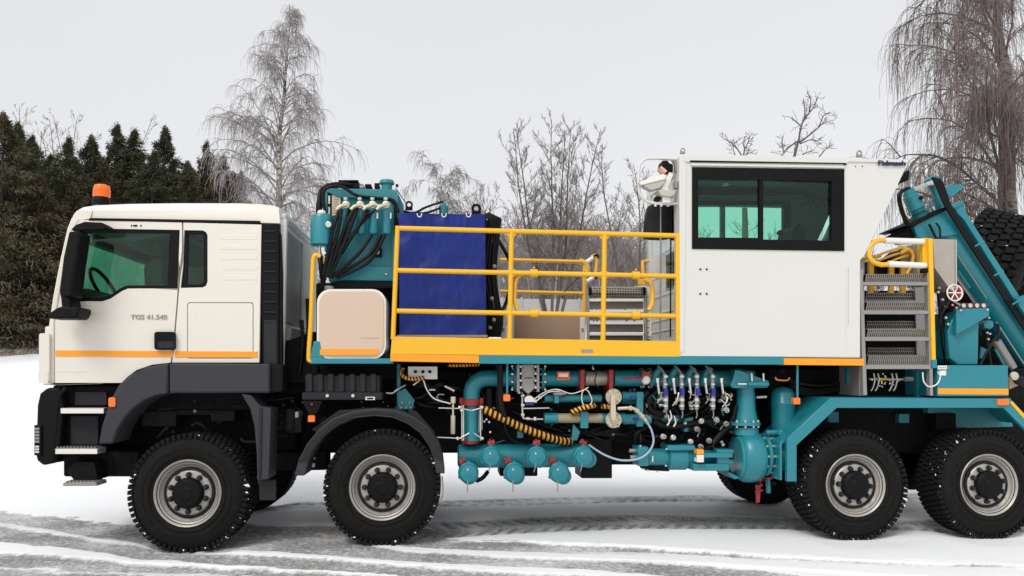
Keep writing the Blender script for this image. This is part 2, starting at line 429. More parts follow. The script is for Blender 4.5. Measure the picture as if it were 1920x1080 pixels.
# ---- cab
G1 = 1.2
door_out = [(150, 412), (341, 417), (341, 470), (333, 545), (325, 640), (320, 680), (285, 684), (256, 694), (240, 706), (228, 718), (103, 718), (103, 606), (112, 556), (134, 434)]
door_win = [(155, 428), (337, 431), (333, 541), (240, 541), (228, 546), (207, 560), (192, 565), (128, 565), (118, 556), (135, 470)]
rear_out = [(343.5, 417), (490, 421), (486, 680), (322.5, 680), (327.5, 640), (335.5, 545), (343.5, 470)]
rear_win = [(344.5, 431.5), (380, 432), (386, 435), (389, 441), (389, 528), (386, 536), (380, 539), (340, 540)]
rear_win = [(345.5, 431.5), (380, 432), (386, 435), (389, 441), (389, 528), (386, 536), (380, 539), (338.5, 540), (343, 500)]
hatch = rrect(351, 567, 475, 672, 5)
door = part("door", MB().plate(door_out, [door_win], .035, .05), CREAM, TRUCK, .006, label="cream cab door with black handle")
part("cab_side_panel", MB().plate(rear_out, [rear_win, hatch], .035, .05), CREAM, TRUCK, .006)
PP("storage_hatch", CREAM, rrect(352.2, 568.2, 473.8, 670.8, 4.5), .033, .07, .004)
# backing strips behind the gaps
WB("door_gap_seal", BLK, 320, 420, 348, 431, .10, .12, .0)
PP("door_gap_seal", BLK, [(336, 541), (346, 541), (332, 679), (316, 679)], .10, .12, 0)
WB("hatch_gap_seal", BLK, 346, 562, 480, 677, .10, .12, 0)
# dark b-pillar and window surrounds
surr = part("window_frame", MB().plate(door_win, [[(163, 436), (318, 437), (314, 535), (238, 535), (226, 540), (205, 554), (190, 558), (138, 558), (133, 545), (145, 480)]], .050, .03), BLK, door, .002)
part("door_window", MB().plate([(160, 434), (321, 435), (317, 538), (128, 562)], [], .066, .005), GLC, door, 0)
sur2 = part("window_frame", MB().plate(rear_win, [[(352, 438), (378, 438), (382, 442), (382, 528), (378, 533), (350, 533)]], .048, .03), BLK, TRUCK, .002)
part("window_pane", MB().plate([(349, 435), (386, 436), (386, 536), (347, 536)], [], .066, .005), GLC, TRUCK, 0)
PP("door_handle", BLK, rrect(289, 622, 327, 656, 5), -.012, .04, .006, parent=door)
PP("handle_recess", DGREY, rrect(296, 640, 326, 653, 4), -.016, -.008, .002, parent=door)
for x, w in ((246.5, 2.2), (253.5, 7), (264, 2.2)):
    PB("door_mark", BLK, x - w/2, 421.5, x + w/2, 424.8, .030, .04, 0, parent=door)
for k in range(5):
    y = 440 + k * 19
    PB("panel_rib", CREAM, 412 + k*1.5, y, 483, y + 9, .0328, .04, .002)
PB("orange_stripe", ORG_T, 104, 657, 324, 668.5, .031, .05, .0, slope=.006)
PB("orange_stripe", ORG_T, 328, 658.5, 483, 670, .0295, .05, .0, slope=.004)
PB("door_crease", CREAM, 105, 696, 166, 697.2, .031, .04, .002)
# front corner, a pillar, front panel
PP("a_pillar", CREAM, [(91, 612), (100, 552), (113, 486), (126, 428), (134, 408), (166, 410), (148, 413), (132, 436), (110, 556), (101.5, 606), (101.5, 718), (92, 718)], .05, .20, .01)
PP("a_pillar", CREAM, [(91, 612), (100, 552), (113, 486), (126, 428), (134, 408), (166, 410), (148, 413), (132, 436), (110, 556), (101.5, 606), (101.5, 718), (92, 718)], 2.25, 2.40, .01)
PP("corner_deflector", CREAM, rrect(73, 625, 92.5, 716, 4), .02, .42, .02)
PP("corner_deflector", CREAM, rrect(72, 696, 90, 718, 2), .015, .42, .006)
PP("front_panel", CREAM, [(84, 612), (100, 612), (100, 722), (80, 722)], .2, 2.25, .01)
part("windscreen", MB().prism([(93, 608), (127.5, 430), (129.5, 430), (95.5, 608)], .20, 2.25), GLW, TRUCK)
# far side of cab: same plates at the far side
part("door", MB().plate([(150, 412), (335, 417), (318, 680), (228, 718), (103, 718), (103, 606), (112, 556), (134, 434)], [[(158, 436), (316, 437), (312, 538), (138, 558), (133, 545)]], 2.36, .05), CREAM, TRUCK, .006)
part("door_window", MB().plate([(150, 434), (321, 435), (317, 545), (128, 562)], [], 2.38, .005), GLC, TRUCK, 0)
part("cab_side_panel", MB().plate([(337, 417), (490, 421), (486, 680), (320, 680)], [], 2.36, .05), CREAM, TRUCK, .006)
# roof
roofp = [(134, 407), (136, 400), (142, 391), (152, 385), (175, 381), (240, 378), (330, 376.5), (440, 376.5), (487, 378), (510, 381), (522, 386), (524, 418), (487, 417), (487, 415.5), (166, 409.5)]
r = MB()                                                   # side outline swept across with rounded shoulders
lo = [P(x, y, .04) for x, y in roofp]
cz = P(300, 413, .04).z
secs = []
for t, k in ((.06, .80), (.085, .93), (.16, 1.0), (.4, 1.03), (1.25, 1.06), (2.1, 1.03), (2.33, 1.0), (2.405, .93), (2.43, .80)):
    secs.append([Vector((p.x, t, cz + (p.z - cz) * k if p.z > cz else p.z)) for p in lo])
n = len(lo); vs = [v for sct in secs for v in sct]; fs = []
for i in range(len(secs) - 1):
    fs += [(i*n+j, i*n+(j+1) % n, (i+1)*n+(j+1) % n, (i+1)*n+j) for j in range(n)]
tr = geometry.tessellate_polygon([lo]); fs += [tuple(q) for q in tr] + [tuple(i+(len(secs)-1)*n for i in q) for q in tr]
part("roof", MB().add(vs, fs), CREAM, TRUCK, ang=60)
PP("roof_gutter", BLK, [(168, 408.5), (487, 414), (487, 419), (166, 413.5)], .03, .09, .002)
PT("roof_seam", GREYP, [(181, 384, .16), (175, 393, .065), (170, 408, .05)], .7, sm=False)
# back wall of the cab, slightly recessed grey panel
xr = P(522, 420, .05).x
zt, zb = P(522, 395, .05).z, P(522, 700, .05).z
part("cab_back_wall", MB().box((xr - .05, .10, zb), (xr, 2.38, zt + .02)), WHITE, TRUCK, .02)
part("back_panel", MB().box((xr, .35, zb + .5), (xr + .02, 1.1, zt - .12)), STEELD, TRUCK, .01)
part("back_panel", MB().box((xr, 1.25, zb + .5), (xr + .02, 2.1, zt - .12)), WHITE, TRUCK, .01)
part("back_trim", MB().box((xr, .12, zt - .06), (xr + .05, 2.36, zt - .01)), WHITE, TRUCK, .01)
part("back_trim", MB().box((xr, .12, zb), (xr + .06, .20, zt - .06)), WHITE, TRUCK, .01)
part("back_vent", MB().box((xr, .5, zb + .32), (xr + .06, 1.7, zb + .46)), STEELD, TRUCK, .01)
# intake column behind the door
WB("air_intake_column", BLK, 491, 419, 523, 709, .04, .20, .01)
for k in range(10):
    y = 432 + k * 19
    PB("intake_louvre", DGREY, 496, y, 517, y + 2.2, .03, .05, .001)
PB("intake_lower_panel", DGREY, 495, 600, 519, 702, .034, .06, .004)
PP("side_deflector", BLK, [(523, 432), (526, 440), (529, 520), (529, 660), (528, 709), (523, 709)], .06, .14, .008)
for a, b_, Y in (((540, 640), (548, 690), .5), ((550, 620), (552, 700), .8), ((566, 600), (560, 705), .4), ((576, 560), (571, 690), .5), ((548, 640), (590, 700), .7)):
    PT("air_line", HOSE, [(a[0], a[1], Y), ((a[0]+b_[0])/2 + 4, (a[1]+b_[1])/2, Y), (b_[0], b_[1], Y)], 3.5)
PP("exhaust_shroud", BLK, [(536, 640), (590, 620), (600, 720), (530, 720)], .45, 1.8, .02)
WB("rear_cab_crossbeam", BLKM, 500, 690, 600, 740, .55, 2.0, .02)
# interior
PP("dashboard", INT, [(112, 545), (160, 540), (200, 552), (235, 575), (240, 610), (110, 620)], .25, 2.2, .03)
PP("seat", INT, [(268, 500), (292, 480), (305, 480), (312, 600), (240, 610), (238, 590), (272, 585)], .35, .85, .03)
PP("seat", INT, [(268, 500), (292, 480), (305, 480), (312, 600), (240, 610), (238, 590), (272, 585)], 1.55, 2.05, .03)
PP("headrest", INT, rrect(283, 455, 303, 480, 5), .48, .72, .01)
c = P(196, 540, .6)
R3 = Matrix.Rotation(math.radians(60), 3, 'Y')
sw = MB(); pts = [c + R3 @ Vector((math.cos(a)*.22, math.sin(a)*.22, 0)) for a in [2*math.pi*k/24 for k in range(25)]]
sw.tube(pts, .018, 6); part("steering_wheel", sw, BLK, TRUCK)
PP("cab_header", INTL, [(150, 424), (330, 426), (326, 438), (250, 452), (170, 436)], .3, 2.2, .02)
PP("interior_rear_wall", INT, [(478, 425), (486, 425), (484, 675), (476, 675)], .12, 2.3, 0)
PP("cab_floor", INT, [(103, 655), (480, 655), (480, 690), (103, 700)], .12, 2.3, 0)
PP("bunk", INT, [(392, 560), (476, 560), (476, 640), (392, 640)], .15, 2.3, .02)
PP("sun_blind", INTL, [(160, 430), (180, 430), (172, 455), (154, 455)], .4, 2.1, .005)
# mirrors
PP("mirror_arm", BLK, [(133, 430), (142, 421), (158, 415.5), (190, 417), (198, 422), (198, 428), (168, 430), (150, 432), (136, 433)], -.16, .02, .008)
mh = PP("mirror_housing", BLK, [(128, 434), (149, 433), (150, 440), (141, 500), (134, 556), (112, 557), (110, 545), (118, 480)], -.30, -.08, .02)
PP("mirror_housing", BLK, [(88, 597), (90, 588), (106, 577), (116, 574), (148, 576), (148, 584), (143, 595), (138, 597)], -.30, -.05, .015)
PP("mirror_joint", BLK, [(113, 553), (130, 553), (134, 578), (116, 578)], -.18, .02, .008)
PP("wiper_post", BLK, [(138, 525), (146, 530), (150, 560), (138, 562)], -.02, .03, .006)
# beacon
c = P(190, 380, .32); s_ = SC(c)
bc = part("beacon_base", MB().lathe(c - Vector((0, 0, .03)), (0, 0, 1), [(0, 15*s_), (.05, 15.5*s_), (.075, 13.5*s_), (.085, 13.2*s_)], 24), BLK, TRUCK)
part("beacon_lamp", MB().lathe(c + Vector((0, 0, .05)), (0, 0, 1), [(0, 14*s_), (.01, 15*s_), (.09, 14.2*s_), (.115, 13*s_), (.123, 9*s_), (.126, 1*s_)], 28), ORG_L, bc)
for k in range(3): part("beacon_ring", MB().lathe(c + Vector((0, 0, .07 + k*.022)), (0, 0, 1), [(0, 15.4*s_), (.004, 15.4*s_)], 28), ORG_L, bc)
# lettering
def lettering(txt, px0, py, px1, Y, m, cap_px, parent, bold=0.0, shear=0.0, slope=0.0):
    cu = bpy.data.curves.new("lettering", 'FONT'); cu.body = txt; cu.size = 1; cu.extrude = .004; cu.offset = bold; cu.shear = shear
    o = bpy.data.objects.new("lettering_tmp", cu); COL.objects.link(o)
    bpy.context.view_layer.update()
    me = bpy.data.meshes.new_from_object(o.evaluated_get(bpy.context.evaluated_depsgraph_get()))
    bpy.data.objects.remove(o)
    co = np.array([v.co[:] for v in me.vertices]); mn = co.min(0); mxv = co.max(0)
    a, b_ = P(px0, py, Y), P(px1, py + slope*(px1-px0), Y); wx = b_.x - a.x
    sx = wx / (mxv[0] - mn[0]); h = cap_px * SC(a) / (mxv[1] - mn[1])
    for v in me.vertices:
        x, y, z = v.co; x = (x - mn[0]) * sx; v.co = (x, -z, (y - mn[1]) * h + (b_.z - a.z) * x / wx)
    me.materials.clear(); me.materials.append(m)
    o = bpy.data.objects.new("lettering", me); link(o, parent, a); return o
lettering("TGS 41.540", 245, 599, 313, .0315, GREYP, 9.0, door, .012)

# ---- bumper and steps
PP("bumper", BLK, [(69, 760), (74, 738), (88, 727), (112, 727), (118, 760), (112, 838), (104, 868), (80, 873), (69, 864), (66, 852)], .04, 2.4, .02)
PP("bumper_side", BLKM, [(98, 722), (228, 722), (206, 748), (192, 800), (184, 852), (104, 868), (98, 860)], .16, 2.3, .02)
PT("bumper_edge_tube", BLK, [(124, 727, .05), (112, 745, .05), (106, 790, .05), (100, 862, .05)], 4)
WB("step_well_panel", DGREY, 140, 735, 200, 760, .13, .17, .004)
WB("step_well_panel", DGREY, 132, 780, 184, 834, .13, .17, .004)
st = WB("entry_step", STEELD, 113, 765, 195, 775.5, -.01, .16, .004)
st2 = WB("entry_step", STEELD, 103, 841, 183, 851.5, -.02, .16, .004)
PB("step_edge", PALE, 114, 766, 194, 775, -.016, -.008, .001, parent=st)
PB("step_edge", PALE, 104, 842, 182, 851, -.026, -.018, .001, parent=st2)
for k in range(12):
    PB("step_tooth", STEELD, 106 + k*6.4, 838, 108.5 + k*6.4, 842, .0, .14, .0, parent=st2)
fs_ = PP("foot_step", STEELD, [(118, 906), (180, 904), (182, 911), (118, 911.5)], -.05, .16, .003)
for k in range(8): PB("step_tooth", STEEL, 122 + k*7, 903, 125 + k*7, 906, -.05, .15, .0, parent=fs_)
PP("foot_step_hanger", BLKM, [(140, 866), (176, 866), (184, 900), (140, 902), (124, 884)], .05, .3, .006)
lamp = WB("corner_lamp", BLK, 64, 797, 77, 854, .02, .12, .004)
for k in range(5): PB("lamp_lens", STEELD, 65.2, 802 + k*6, 73.5, 806 + k*6, .016, .03, 0, parent=lamp)
for k in range(3): PB("lamp_lens", PALE, 65.5, 836 + k*5, 73, 839 + k*5, .016, .03, 0, parent=lamp)
# ---- front fender and mudguards
PP("front_fender", FEND, [(315, 681), (315, 737.5), (295, 741), (272, 750), (252, 764), (234, 783), (220, 806), (211, 832), (184, 833), (190, 800), (205, 752), (222, 722), (246, 701), (275, 688)], -.045, .34, .018)
PP("front_fender", FEND, [(317, 681), (505, 682), (505, 737), (317, 737.5)], -.045, .34, .018)
PP("fender_end_block", BLK, [(505, 680), (530, 684), (530, 735), (505, 737)], .0, .3, .01)
PP("mudguard", FEND, [(452, 738), (470, 741), (488, 762), (508, 765), (504, 899), (482, 902), (481, 850), (477, 800), (468, 765)], -.03, .30, .01)
PP("mudguard_rib", DGREY, [(486, 764), (492, 766), (489, 896), (485, 898)], -.04, -.02, .003)
WB("mud_flap", DGREY, 486, 900, 517, 938, .05, .08, .003)
PP("fender_marker_lamp", ORG_L, rrect(203, 745, 216, 763, 4), -.06, -.03, .004)
# second axle arch
outer = [(552, 892), (560, 862), (575, 833), (597, 806), (625, 784), (660, 771), (700, 766), (740, 769), (775, 781), (802, 801), (822, 830), (831, 860), (834, 888)]
inner = [(818, 888), (814, 862), (804, 836), (787, 812), (764, 795), (735, 783), (700, 780), (664, 784), (634, 797), (608, 817), (589, 842), (577, 868), (571, 892)]
PP("wheel_arch", FEND, outer + inner, -.03, .36, .008)
o2 = [(x, y + 4) for x, y in outer]; i2 = [(x, y - 5) for x, y in inner]
PP("arch_lip", DGREY, o2[1:-1] + i2[1:-1], -.042, -.025, .003)
PP("arch_bracket", DGREY, [(585, 805), (635, 770), (690, 765), (690, 775), (600, 815)], .1, .3, .004)
PP("arch_bracket", DGREY, [(765, 768), (780, 772), (815, 812), (812, 820), (770, 782)], .1, .3, .004)
# battery box
bb = WB("battery_box", DGREY, 566, 736, 716, 750, .10, .55, .006)
WB("battery_cover", DGREY, 572, 704, 712, 738, .14, .55, .008, parent=bb)
for k in range(7):
    PB("cover_rib", DGREY, 575 + k*20, 701, 585 + k*20, 735, .11, .2, .006, parent=bb)
for x in (614, 662): PC("box_latch", CHROME, (x, 742, .10), [(.0, 3.5), (-3, 3), (-3.4, .5)], parent=bb, n=12)
PB("box_plate", PALE, 685, 744, 703, 750, .094, .11, .001, parent=bb)
PB("box_plate_print", BLK, 688, 745.5, 700, 748.5, .091, .1, .0, parent=bb)
PC("air_tank", BLKM, (546, 765, .2), [(0, 2), (2, 12), (40, 12), (43, 2)], axis=Vector((0, 0, -1)))
WB("air_dryer", STEELD, 542, 772, 560, 784, .16, .4, .01)
WB("air_dryer", BLKM, 536, 784, 566, 812, .16, .4, .01)
PP("marker_lamp", ORG_L, rrect(577.5, 779, 590, 791, 2), .02, .06, .004)
PP("lamp_bracket", BLK, [(566, 752), (604, 752), (596, 772), (587, 779), (580, 779)], .06, .1, .003)
PC("pressure_gauge", BLKM, (606, 788, .2), [(0, 8), (-6, 8), (-8, 6), (-8, 1)], n=16)
PC("red_tap", RED, (585, 758, .05), [(0, 2.2), (-4, 2), (-4.2, .3)], n=10)
WB("white_tag", PALE, 586, 858, 591, 861, .3, .32, 0); WB("white_tag", PALE, 585, 869, 590, 876, .3, .32, 0)

# ---- rear bed beside the cab: fuel tank, hydraulic tower
PB("bed_edge", TEAL, 583, 672, 737, 682, .02, .14, .004)
PP("tank_bracket", TEAL, [(588, 640), (600, 640), (606, 676), (580, 676)], .05, .12, .004)
tk = PP("fuel_tank", mat("tank_rim_white", (.74, .70, .64), .35, var=.03), rrect(594, 542, 724, 674, 26, 6), .06, .66, .02)
PP("tank_end_cover", BEIGE, rrect(598, 546, 720, 669, 24, 6), .052, .07, .004, parent=tk)
PB("orange_stripe", ORG_T, 600, 654.5, 709, 665.5, .045, .055, 0, parent=tk)
PC("tank_cap", STEELD, (617, 543, .25), [(0, 9), (6, 9), (7, 6), (7.5, .5)], axis='z', parent=tk, n=16)
PB("tank_print", mat("faint_print", (.50, .38, .30), .5), 676, 632, 710, 635, .050, .06, 0, parent=tk)
PT("grab_rail", YEL, [(601, 481, .06), (592, 478, .06), (588, 484, .06), (586.5, 500, .06), (583, 600, .06), (579, 665, .06), (582, 677, .06), (599, 677, .06)], 4.2, k=5)
WB("bed_subframe", BLKM, 592, 676, 745, 712, .5, 2.2, .01)
WB("bed_cabinet", BLKM, 592, 530, 742, 672, .55, 2.3, .02)
PB("cabinet_top_rail", BLK, 625, 529, 738, 540, .30, .6, .006)
tw = PP("hydraulic_tank", TEALD, [(608, 353), (740, 355), (740, 530), (616, 528), (616, 480), (608, 470)], .40, 1.75, .012)
PP("tank_top_band", TEALD, [(613, 353), (741, 355), (741, 372), (640, 371), (613, 360)], .36, .42, .006, parent=tw)
PB("tank_side_band", TEAL, 735, 357, 745, 528, .34, .5, .004, parent=tw)
PP("tank_lower_panel", TEAL, [(640, 498), (738, 500), (736, 527), (624, 525)], .36, .41, .005, parent=tw)
for x in (647, 724): PC("panel_bolt", CHROME, (x, 514, .35), [(0, 2.2), (-2, 1.8), (-2.2, .3)], parent=tw, n=8)
PP("corner_gusset", TEAL, [(744, 357), (757, 385), (757, 402), (744, 430)], .5, .52, .002, parent=tw)
PB("sight_glass", BLK, 614, 360, 621, 405, .385, .41, .002, parent=tw)
PB("sight_window", PALE, 615.6, 367, 618.8, 382, .380, .39, 0, parent=tw); PB("sight_window", PALE, 615.6, 388, 618.8, 402, .380, .39, 0, parent=tw)
PB("printed_plate", PINK, 622.5, 365, 638.5, 404, .38, .41, .001, parent=tw)
for k in range(8): PB("plate_line", mat("plate_print", (.45, .3, .25), .5) if k == 0 else bpy.data.materials["plate_print"], 625, 369+k*4.2, 625+rnd.uniform(5, 11), 370.3+k*4.2, .376, .382, 0, parent=tw)
fx = (650, 676.5, 700, 725)
for i, x in enumerate(fx):
    f = PC("filter_canister", TEAL, (x, 440, .22), [(0, 4), (1, 7.5), (3, 8.6), (40, 8.8), (42, 9.6), (50, 9.8), (52, 8)], axis='z')
    PC("filter_head", TEALD, (x, 388, .22), [(0, 9), (-8, 10), (2, 10), (8, 8), (9, 3)], axis='z', parent=f)
    PC("filter_knob", CHROME, (x - 2, 377, .22), [(0, 2), (2, 4), (6, 4.2), (7, 2.5)], axis='z', parent=f, n=10)
    PC("filter_label", PALE, (x + 7.5, 410, .22 - .055), [(0, 1.6), (11, 1.6)], axis='z', parent=f, n=6)
    PC("elbow_fitting", BRASS, (x - 1, 384, .14), [(0, 7), (-3, 7), (-4, 4.5), (-7, 4), (-7.2, 1)], parent=f, n=14)
    PT("fitting_arm", BRASS, [(x - 2, 384, .11), (x - 12, 387, .10), (x - 19, 393, .10)], 3.2, parent=f)
PT("fitting_bridge", BRASS, [(678, 385, .11), (688, 388, .10), (700, 383, .10), (712, 386, .1), (724, 383, .11)], 2.6)
for i, (x0, y0, xm, ym, x1, y1) in enumerate([(635, 395, 625, 430, 606, 515), (640, 392, 634, 430, 611, 518), (664, 392, 645, 430, 614, 520), (670, 390, 652, 440, 618, 522), (690, 393, 662, 440, 612, 514),
        (697, 440, 672, 476, 622, 520), (714, 440, 690, 480, 628, 518), (722, 440, 692, 490, 632, 522), (655, 392, 640, 450, 606, 505), (706, 392, 676, 420, 640, 475)]):
    PT("hydraulic_hose", HOSE, [(x0, y0, .10 + .01*i), (xm, ym, .07 + .012*i), (x1, y1, .14 + .01*i)], 3.6)
PT("hydraulic_hose", HOSE, [(610, 400, .3), (606, 372, .3), (612, 353, .28), (640, 350, .3), (668, 366, .3), (700, 371, .3), (738, 376, .3), (745, 400, .3)], 3.0)
PT("hydraulic_hose", HOSE, [(735, 378, .3), (741, 385, .3), (742, 440, .3)], 3.0)
PT("hydraulic_hose", HOSE, [(602, 410, .35), (599, 380, .35), (603, 356, .4), (630, 345, .5), (680, 349, .6)], 4)
PT("hydraulic_hose", HOSE, [(600, 478, .25), (602, 500, .2), (606, 530, .3)], 5)
PT("hydraulic_hose", HOSE, [(612, 478, .25), (612, 500, .2), (604, 540, .3)], 4)
vb = PB("valve_plate", BLK, 697, 465, 716, 482, .38, .41, .002)
PC("valve_knob", CHROME, (706, 472, .38), [(0, 6), (-4, 6), (-6, 3), (-8, 2.6), (-8.2, .4)], parent=vb, n=12)
ac = PC("accumulator", TEAL, (603, 462, .16), [(0, 4), (0.5, 17), (3, 20.5), (53, 21), (58, 19), (61, 12), (61.5, 5)], axis='z')
PC("accumulator_cap", PALE, (603, 401, .16), [(0, 8), (3, 8), (6, 6), (7.5, 1)], axis='z', parent=ac, n=16)
PC("accumulator_sight", CHROME, (616, 421, .045), [(0, 5.5), (-2.5, 5.5), (-3, 3.6), (-2, 3.4), (-2, .3)], parent=ac, n=16)
PC("accumulator_drain", BRASS, (610, 480, .16), [(0, 5), (-6, 4), (-14, 3)], axis='z', parent=ac, n=10)
PC("accumulator_pipe", CHROME, (599, 476, .16), [(0, 3), (14, 3)], axis='z', parent=ac, n=10)
# bits on top of tower
cp = PC("filler_neck", TEALD, (725, 362, .5), [(0, 10), (16, 10), (17, 14), (21, 14), (24, 12), (25, 3)], axis='z')
PC("filler_knob", BLK, (742, 348, .5), [(0, 3), (5, 3)], axis='x', parent=cp, n=10)
PB("breather", BLK, 634, 337, 672, 341, .55, .9, .01)
PP("breather", DGREY, [(640, 341), (668, 341), (662, 352), (644, 352)], .6, .85, .01)
for x, y, w, h in ((612, 343, 18, 9), (674, 346, 8, 7), (684, 345, 12, 6), (702, 343, 9, 10), (662, 343, 10, 9)):
    PB("valve_block", rnd.choice((BLK, DGREY, STEELD)), x, y, x + w, y + h, .5, .7, .004)
for x in (600, 596, 603): PT("cable_bundle", HOSE, [(x + 8, 356, .45), (x, 380, .4), (x - 2 + rnd.uniform(-2, 2), 405, .4)], 3)

# ---- frame carrying the tarpaulin, and lifting lugs
WB("radiator_frame", BLKM, 750, 404, 912, 628, .34, 1.9, .01)
WB("radiator_base", mat("primer_pink", (.42, .30, .27), .6), 744, 628, 914, 633, .20, 1.9, .002)
def lug(x, y, r_, Y, m=BLKM):
    c = P(x, y, Y); s = SC(c)
    t = MB(); pts = [c + Vector((math.cos(a), 0, math.sin(a))) * r_ * s for a in [2*math.pi*k/20 for k in range(21)]]
    t.tube(pts, r_*.38*s, 6); t.obox(c - Vector((0, 0, r_*1.35*s)), r_*2.4*s, .03, r_*1.1*s)
    return part("lifting_lug", t, m, TRUCK)
lug(893, 391, 7, .5); lug(767, 384, 5.5, 1.7)
PC("fan_motor", TEALD, (832, 404, .8), [(0, 8), (10, 9), (18, 9), (20, 4), (24, 3)], axis='z', n=16)
PT("hydraulic_hose", HOSE, [(745, 392, .5), (775, 399, .6), (800, 388, .7), (830, 378, .8)], 2.2)
PT("hydraulic_hose", HOSE, [(745, 396, .5), (790, 400, .6), (815, 394, .7), (828, 388, .8)], 2.2)
PT("guy_cable", HOSE, [(742, 353, .5), (762, 382, 1.2)], .9, sm=False)
for i in range(5):
    x = 915 + i*4.5
    PT("hydraulic_hose", HOSE, [(908 + i*2, 404 + i*2, .5), (x + 4, 402 + 2*i, .5), (x + 3, 430, .5), (x - 2 + rnd.uniform(-3, 3), 520, .5), (x + 8, 600, .5), (x + 2, 632, .5)], 2.6)
PT("hydraulic_hose", HOSE, [(928, 440, .8), (945, 468, .8), (956, 490, .9)], 3.4)
PT("hydraulic_hose", HOSE, [(914, 500, .8), (928, 560, .8), (940, 590, .9), (935, 632, .9)], 4)
PT("hydraulic_hose", HOSE, [(957, 540, .9), (948, 570, .9), (938, 590, .8), (930, 632, .8)], 3.6)
for y in (500, 560, 600, 615): PC("pipe_fitting", STEELD, (922 + rnd.uniform(-4, 6), y, .45), [(0, 4), (-4, 4), (-5, 2.4), (-8, 2)], n=10)
PB("cooler_side", BLKM, 911, 412, 923, 628, .5, 1.8, .004)

# ---- deck edge
PB("deck_beam", TEAL, 898, 666, 1470, 682, .0, .14, .004, slope=.003)
PP("deck_beam", ORG_T, [(732, 664), (898, 666), (898, 680.5), (732, 677.5)], .0, .14, .003, label="orange reflective front section of the deck edge")
PP("deck_beam", ORG_T, [(1470, 671.5), (1620, 672.5), (1620, 685.5), (1470, 684)], -.001, .14, .003, label="orange reflective rear section of the deck edge")
tb = PP("toe_board", YEL, [(735, 631), (1276, 640), (1276, 669), (732, 664)], -.002, .03, .003)
PB("toe_board_plate", STEELD, 1090, 655, 1112, 661, -.006, .0, .001, parent=tb)
# ---- railing
RL = []
def rail_y(x, a): return a[0] + (a[1] - a[0]) * (x - 742) / 530
top, mid, low = (428, 442), (507, 518), (583, 593)
for a in (top, mid, low):
    PT("rail", YEL, [(744, a[0], .02), (1272, a[1], .02)], 4.6, sm=False, n=10)
PT("rail_post", YEL, [(745.5, 424, .015), (737, 636, .015)], 4.6, sm=False)
PT("rail_post", YEL, [(959, 434, .02), (955.5, 636, .02)], 4.8, sm=False)
PT("rail_post", YEL, [(1133.5, 440, .02), (1130.5, 640, .02)], 4.8, sm=False)
PP("rail_post", YEL, [(1267.5, 437), (1275.5, 437), (1276, 668), (1268, 668)], -.005, .04, .003)
for x, a, b_ in ((959, top, 8), (1133.5, top, 8), (959, mid, 0), (1133, mid, 0), (956, low, 0), (1131, low, 0)):
    y = rail_y(x, a)
    PP("weld_gusset", YEL, [(x - 14, y - 3), (x + 14, y - 3), (x + 5, y + 11), (x - 5, y + 11)] if b_ else [(x - 15, y), (x, y - 10), (x + 15, y), (x, y + 10)], .012, .028, .002)
for x, a in ((1001, mid), (1001, low), (1192, mid), (1192, low)):
    y = rail_y(x, a); cl = PC("hinge_clamp", YEL, (x - 7, y, .02), [(0, 7.5), (14, 7.5)], axis='x')
    PC("clamp_bolt", YEL, (x, y - 9, .02), [(0, 2), (3, 2)], axis='z', parent=cl, n=8)
PT("gate_bar", YELD, [(997, 513, .07), (980, 514, .07), (968, 524, .07), (965, 545, .07), (965, 565, .07), (970, 582, .07)], 4.0)
PT("gate_bar", YELD, [(1208, 523, .12), (1219, 530, .12), (1223, 545, .12), (1222, 570, .12), (1216, 582, .12)], 4.3)
# far railing
YF = 2.42
for y in (488, 547.5): PT("rail", YELD, [(938, y - 1, YF), (1094, y + 3, YF)], 3.6, sm=False)
PT("rail", YELD, [(938, 606, YF), (965, 607, YF)], 3.6, sm=False)
PT("rail_post", YELD, [(1097, 494, YF), (1096, 550, YF), (1094, 636, YF)], 4.0, sm=False)
PT("gate_bar", YELD, [(1086, 490, YF), (1096, 493, YF), (1101, 502, YF), (1100, 512, YF)], 5.5)
PT("gate_bar", YEL, [(1108, 482, 1.6), (1117, 480, 1.6), (1119, 492, 1.6), (1117, 512, 1.6)], 3.4)
PT("hand_grip", PALE, [(1100, 492, 1.6), (1112, 483, 1.6)], 4.4, sm=False)
PT("hand_grip", PALE, [(1101, 528, 1.6), (1115, 519, 1.6)], 4.4, sm=False)
PT("grip_strap", HOSE, [(1113, 480, 1.58), (1120, 478, 1.58), (1121, 484, 1.58)], 2); PT("grip_strap", HOSE, [(1115, 519, 1.58), (1118, 522, 1.58), (1119, 516, 1.58)], 2)
PT("support_cable", HOSE, [(1057, 548, 2.3), (1096, 509, 2.3)], .8, sm=False)
PT("gate_bar", YELD, [(1206, 518, 1.0), (1205, 490, 1.0), (1216, 489, 1.0)], 3.4, sm=False)
PB("yellow_valve", YEL, 1198, 523, 1211, 534, .9, .95, .004)
# boxes on deck
PB("tool_box", TAN, 964, 590, 1089, 640, 1.3, 1.9, .008, label="tan box on the deck behind the railing")
for x in (940, 1088): PB("box_frame", PALE, x, 590, x + 9, 640, 1.28, 1.33, .002)
PB("box_frame", PALE, 950, 590, 964, 640, 1.29, 1.34, .002)
for x in (944, 958, 1092): PB("frame_print", GREYP, x - 2, 615, x + 2, 621, 1.272, 1.28, 0)
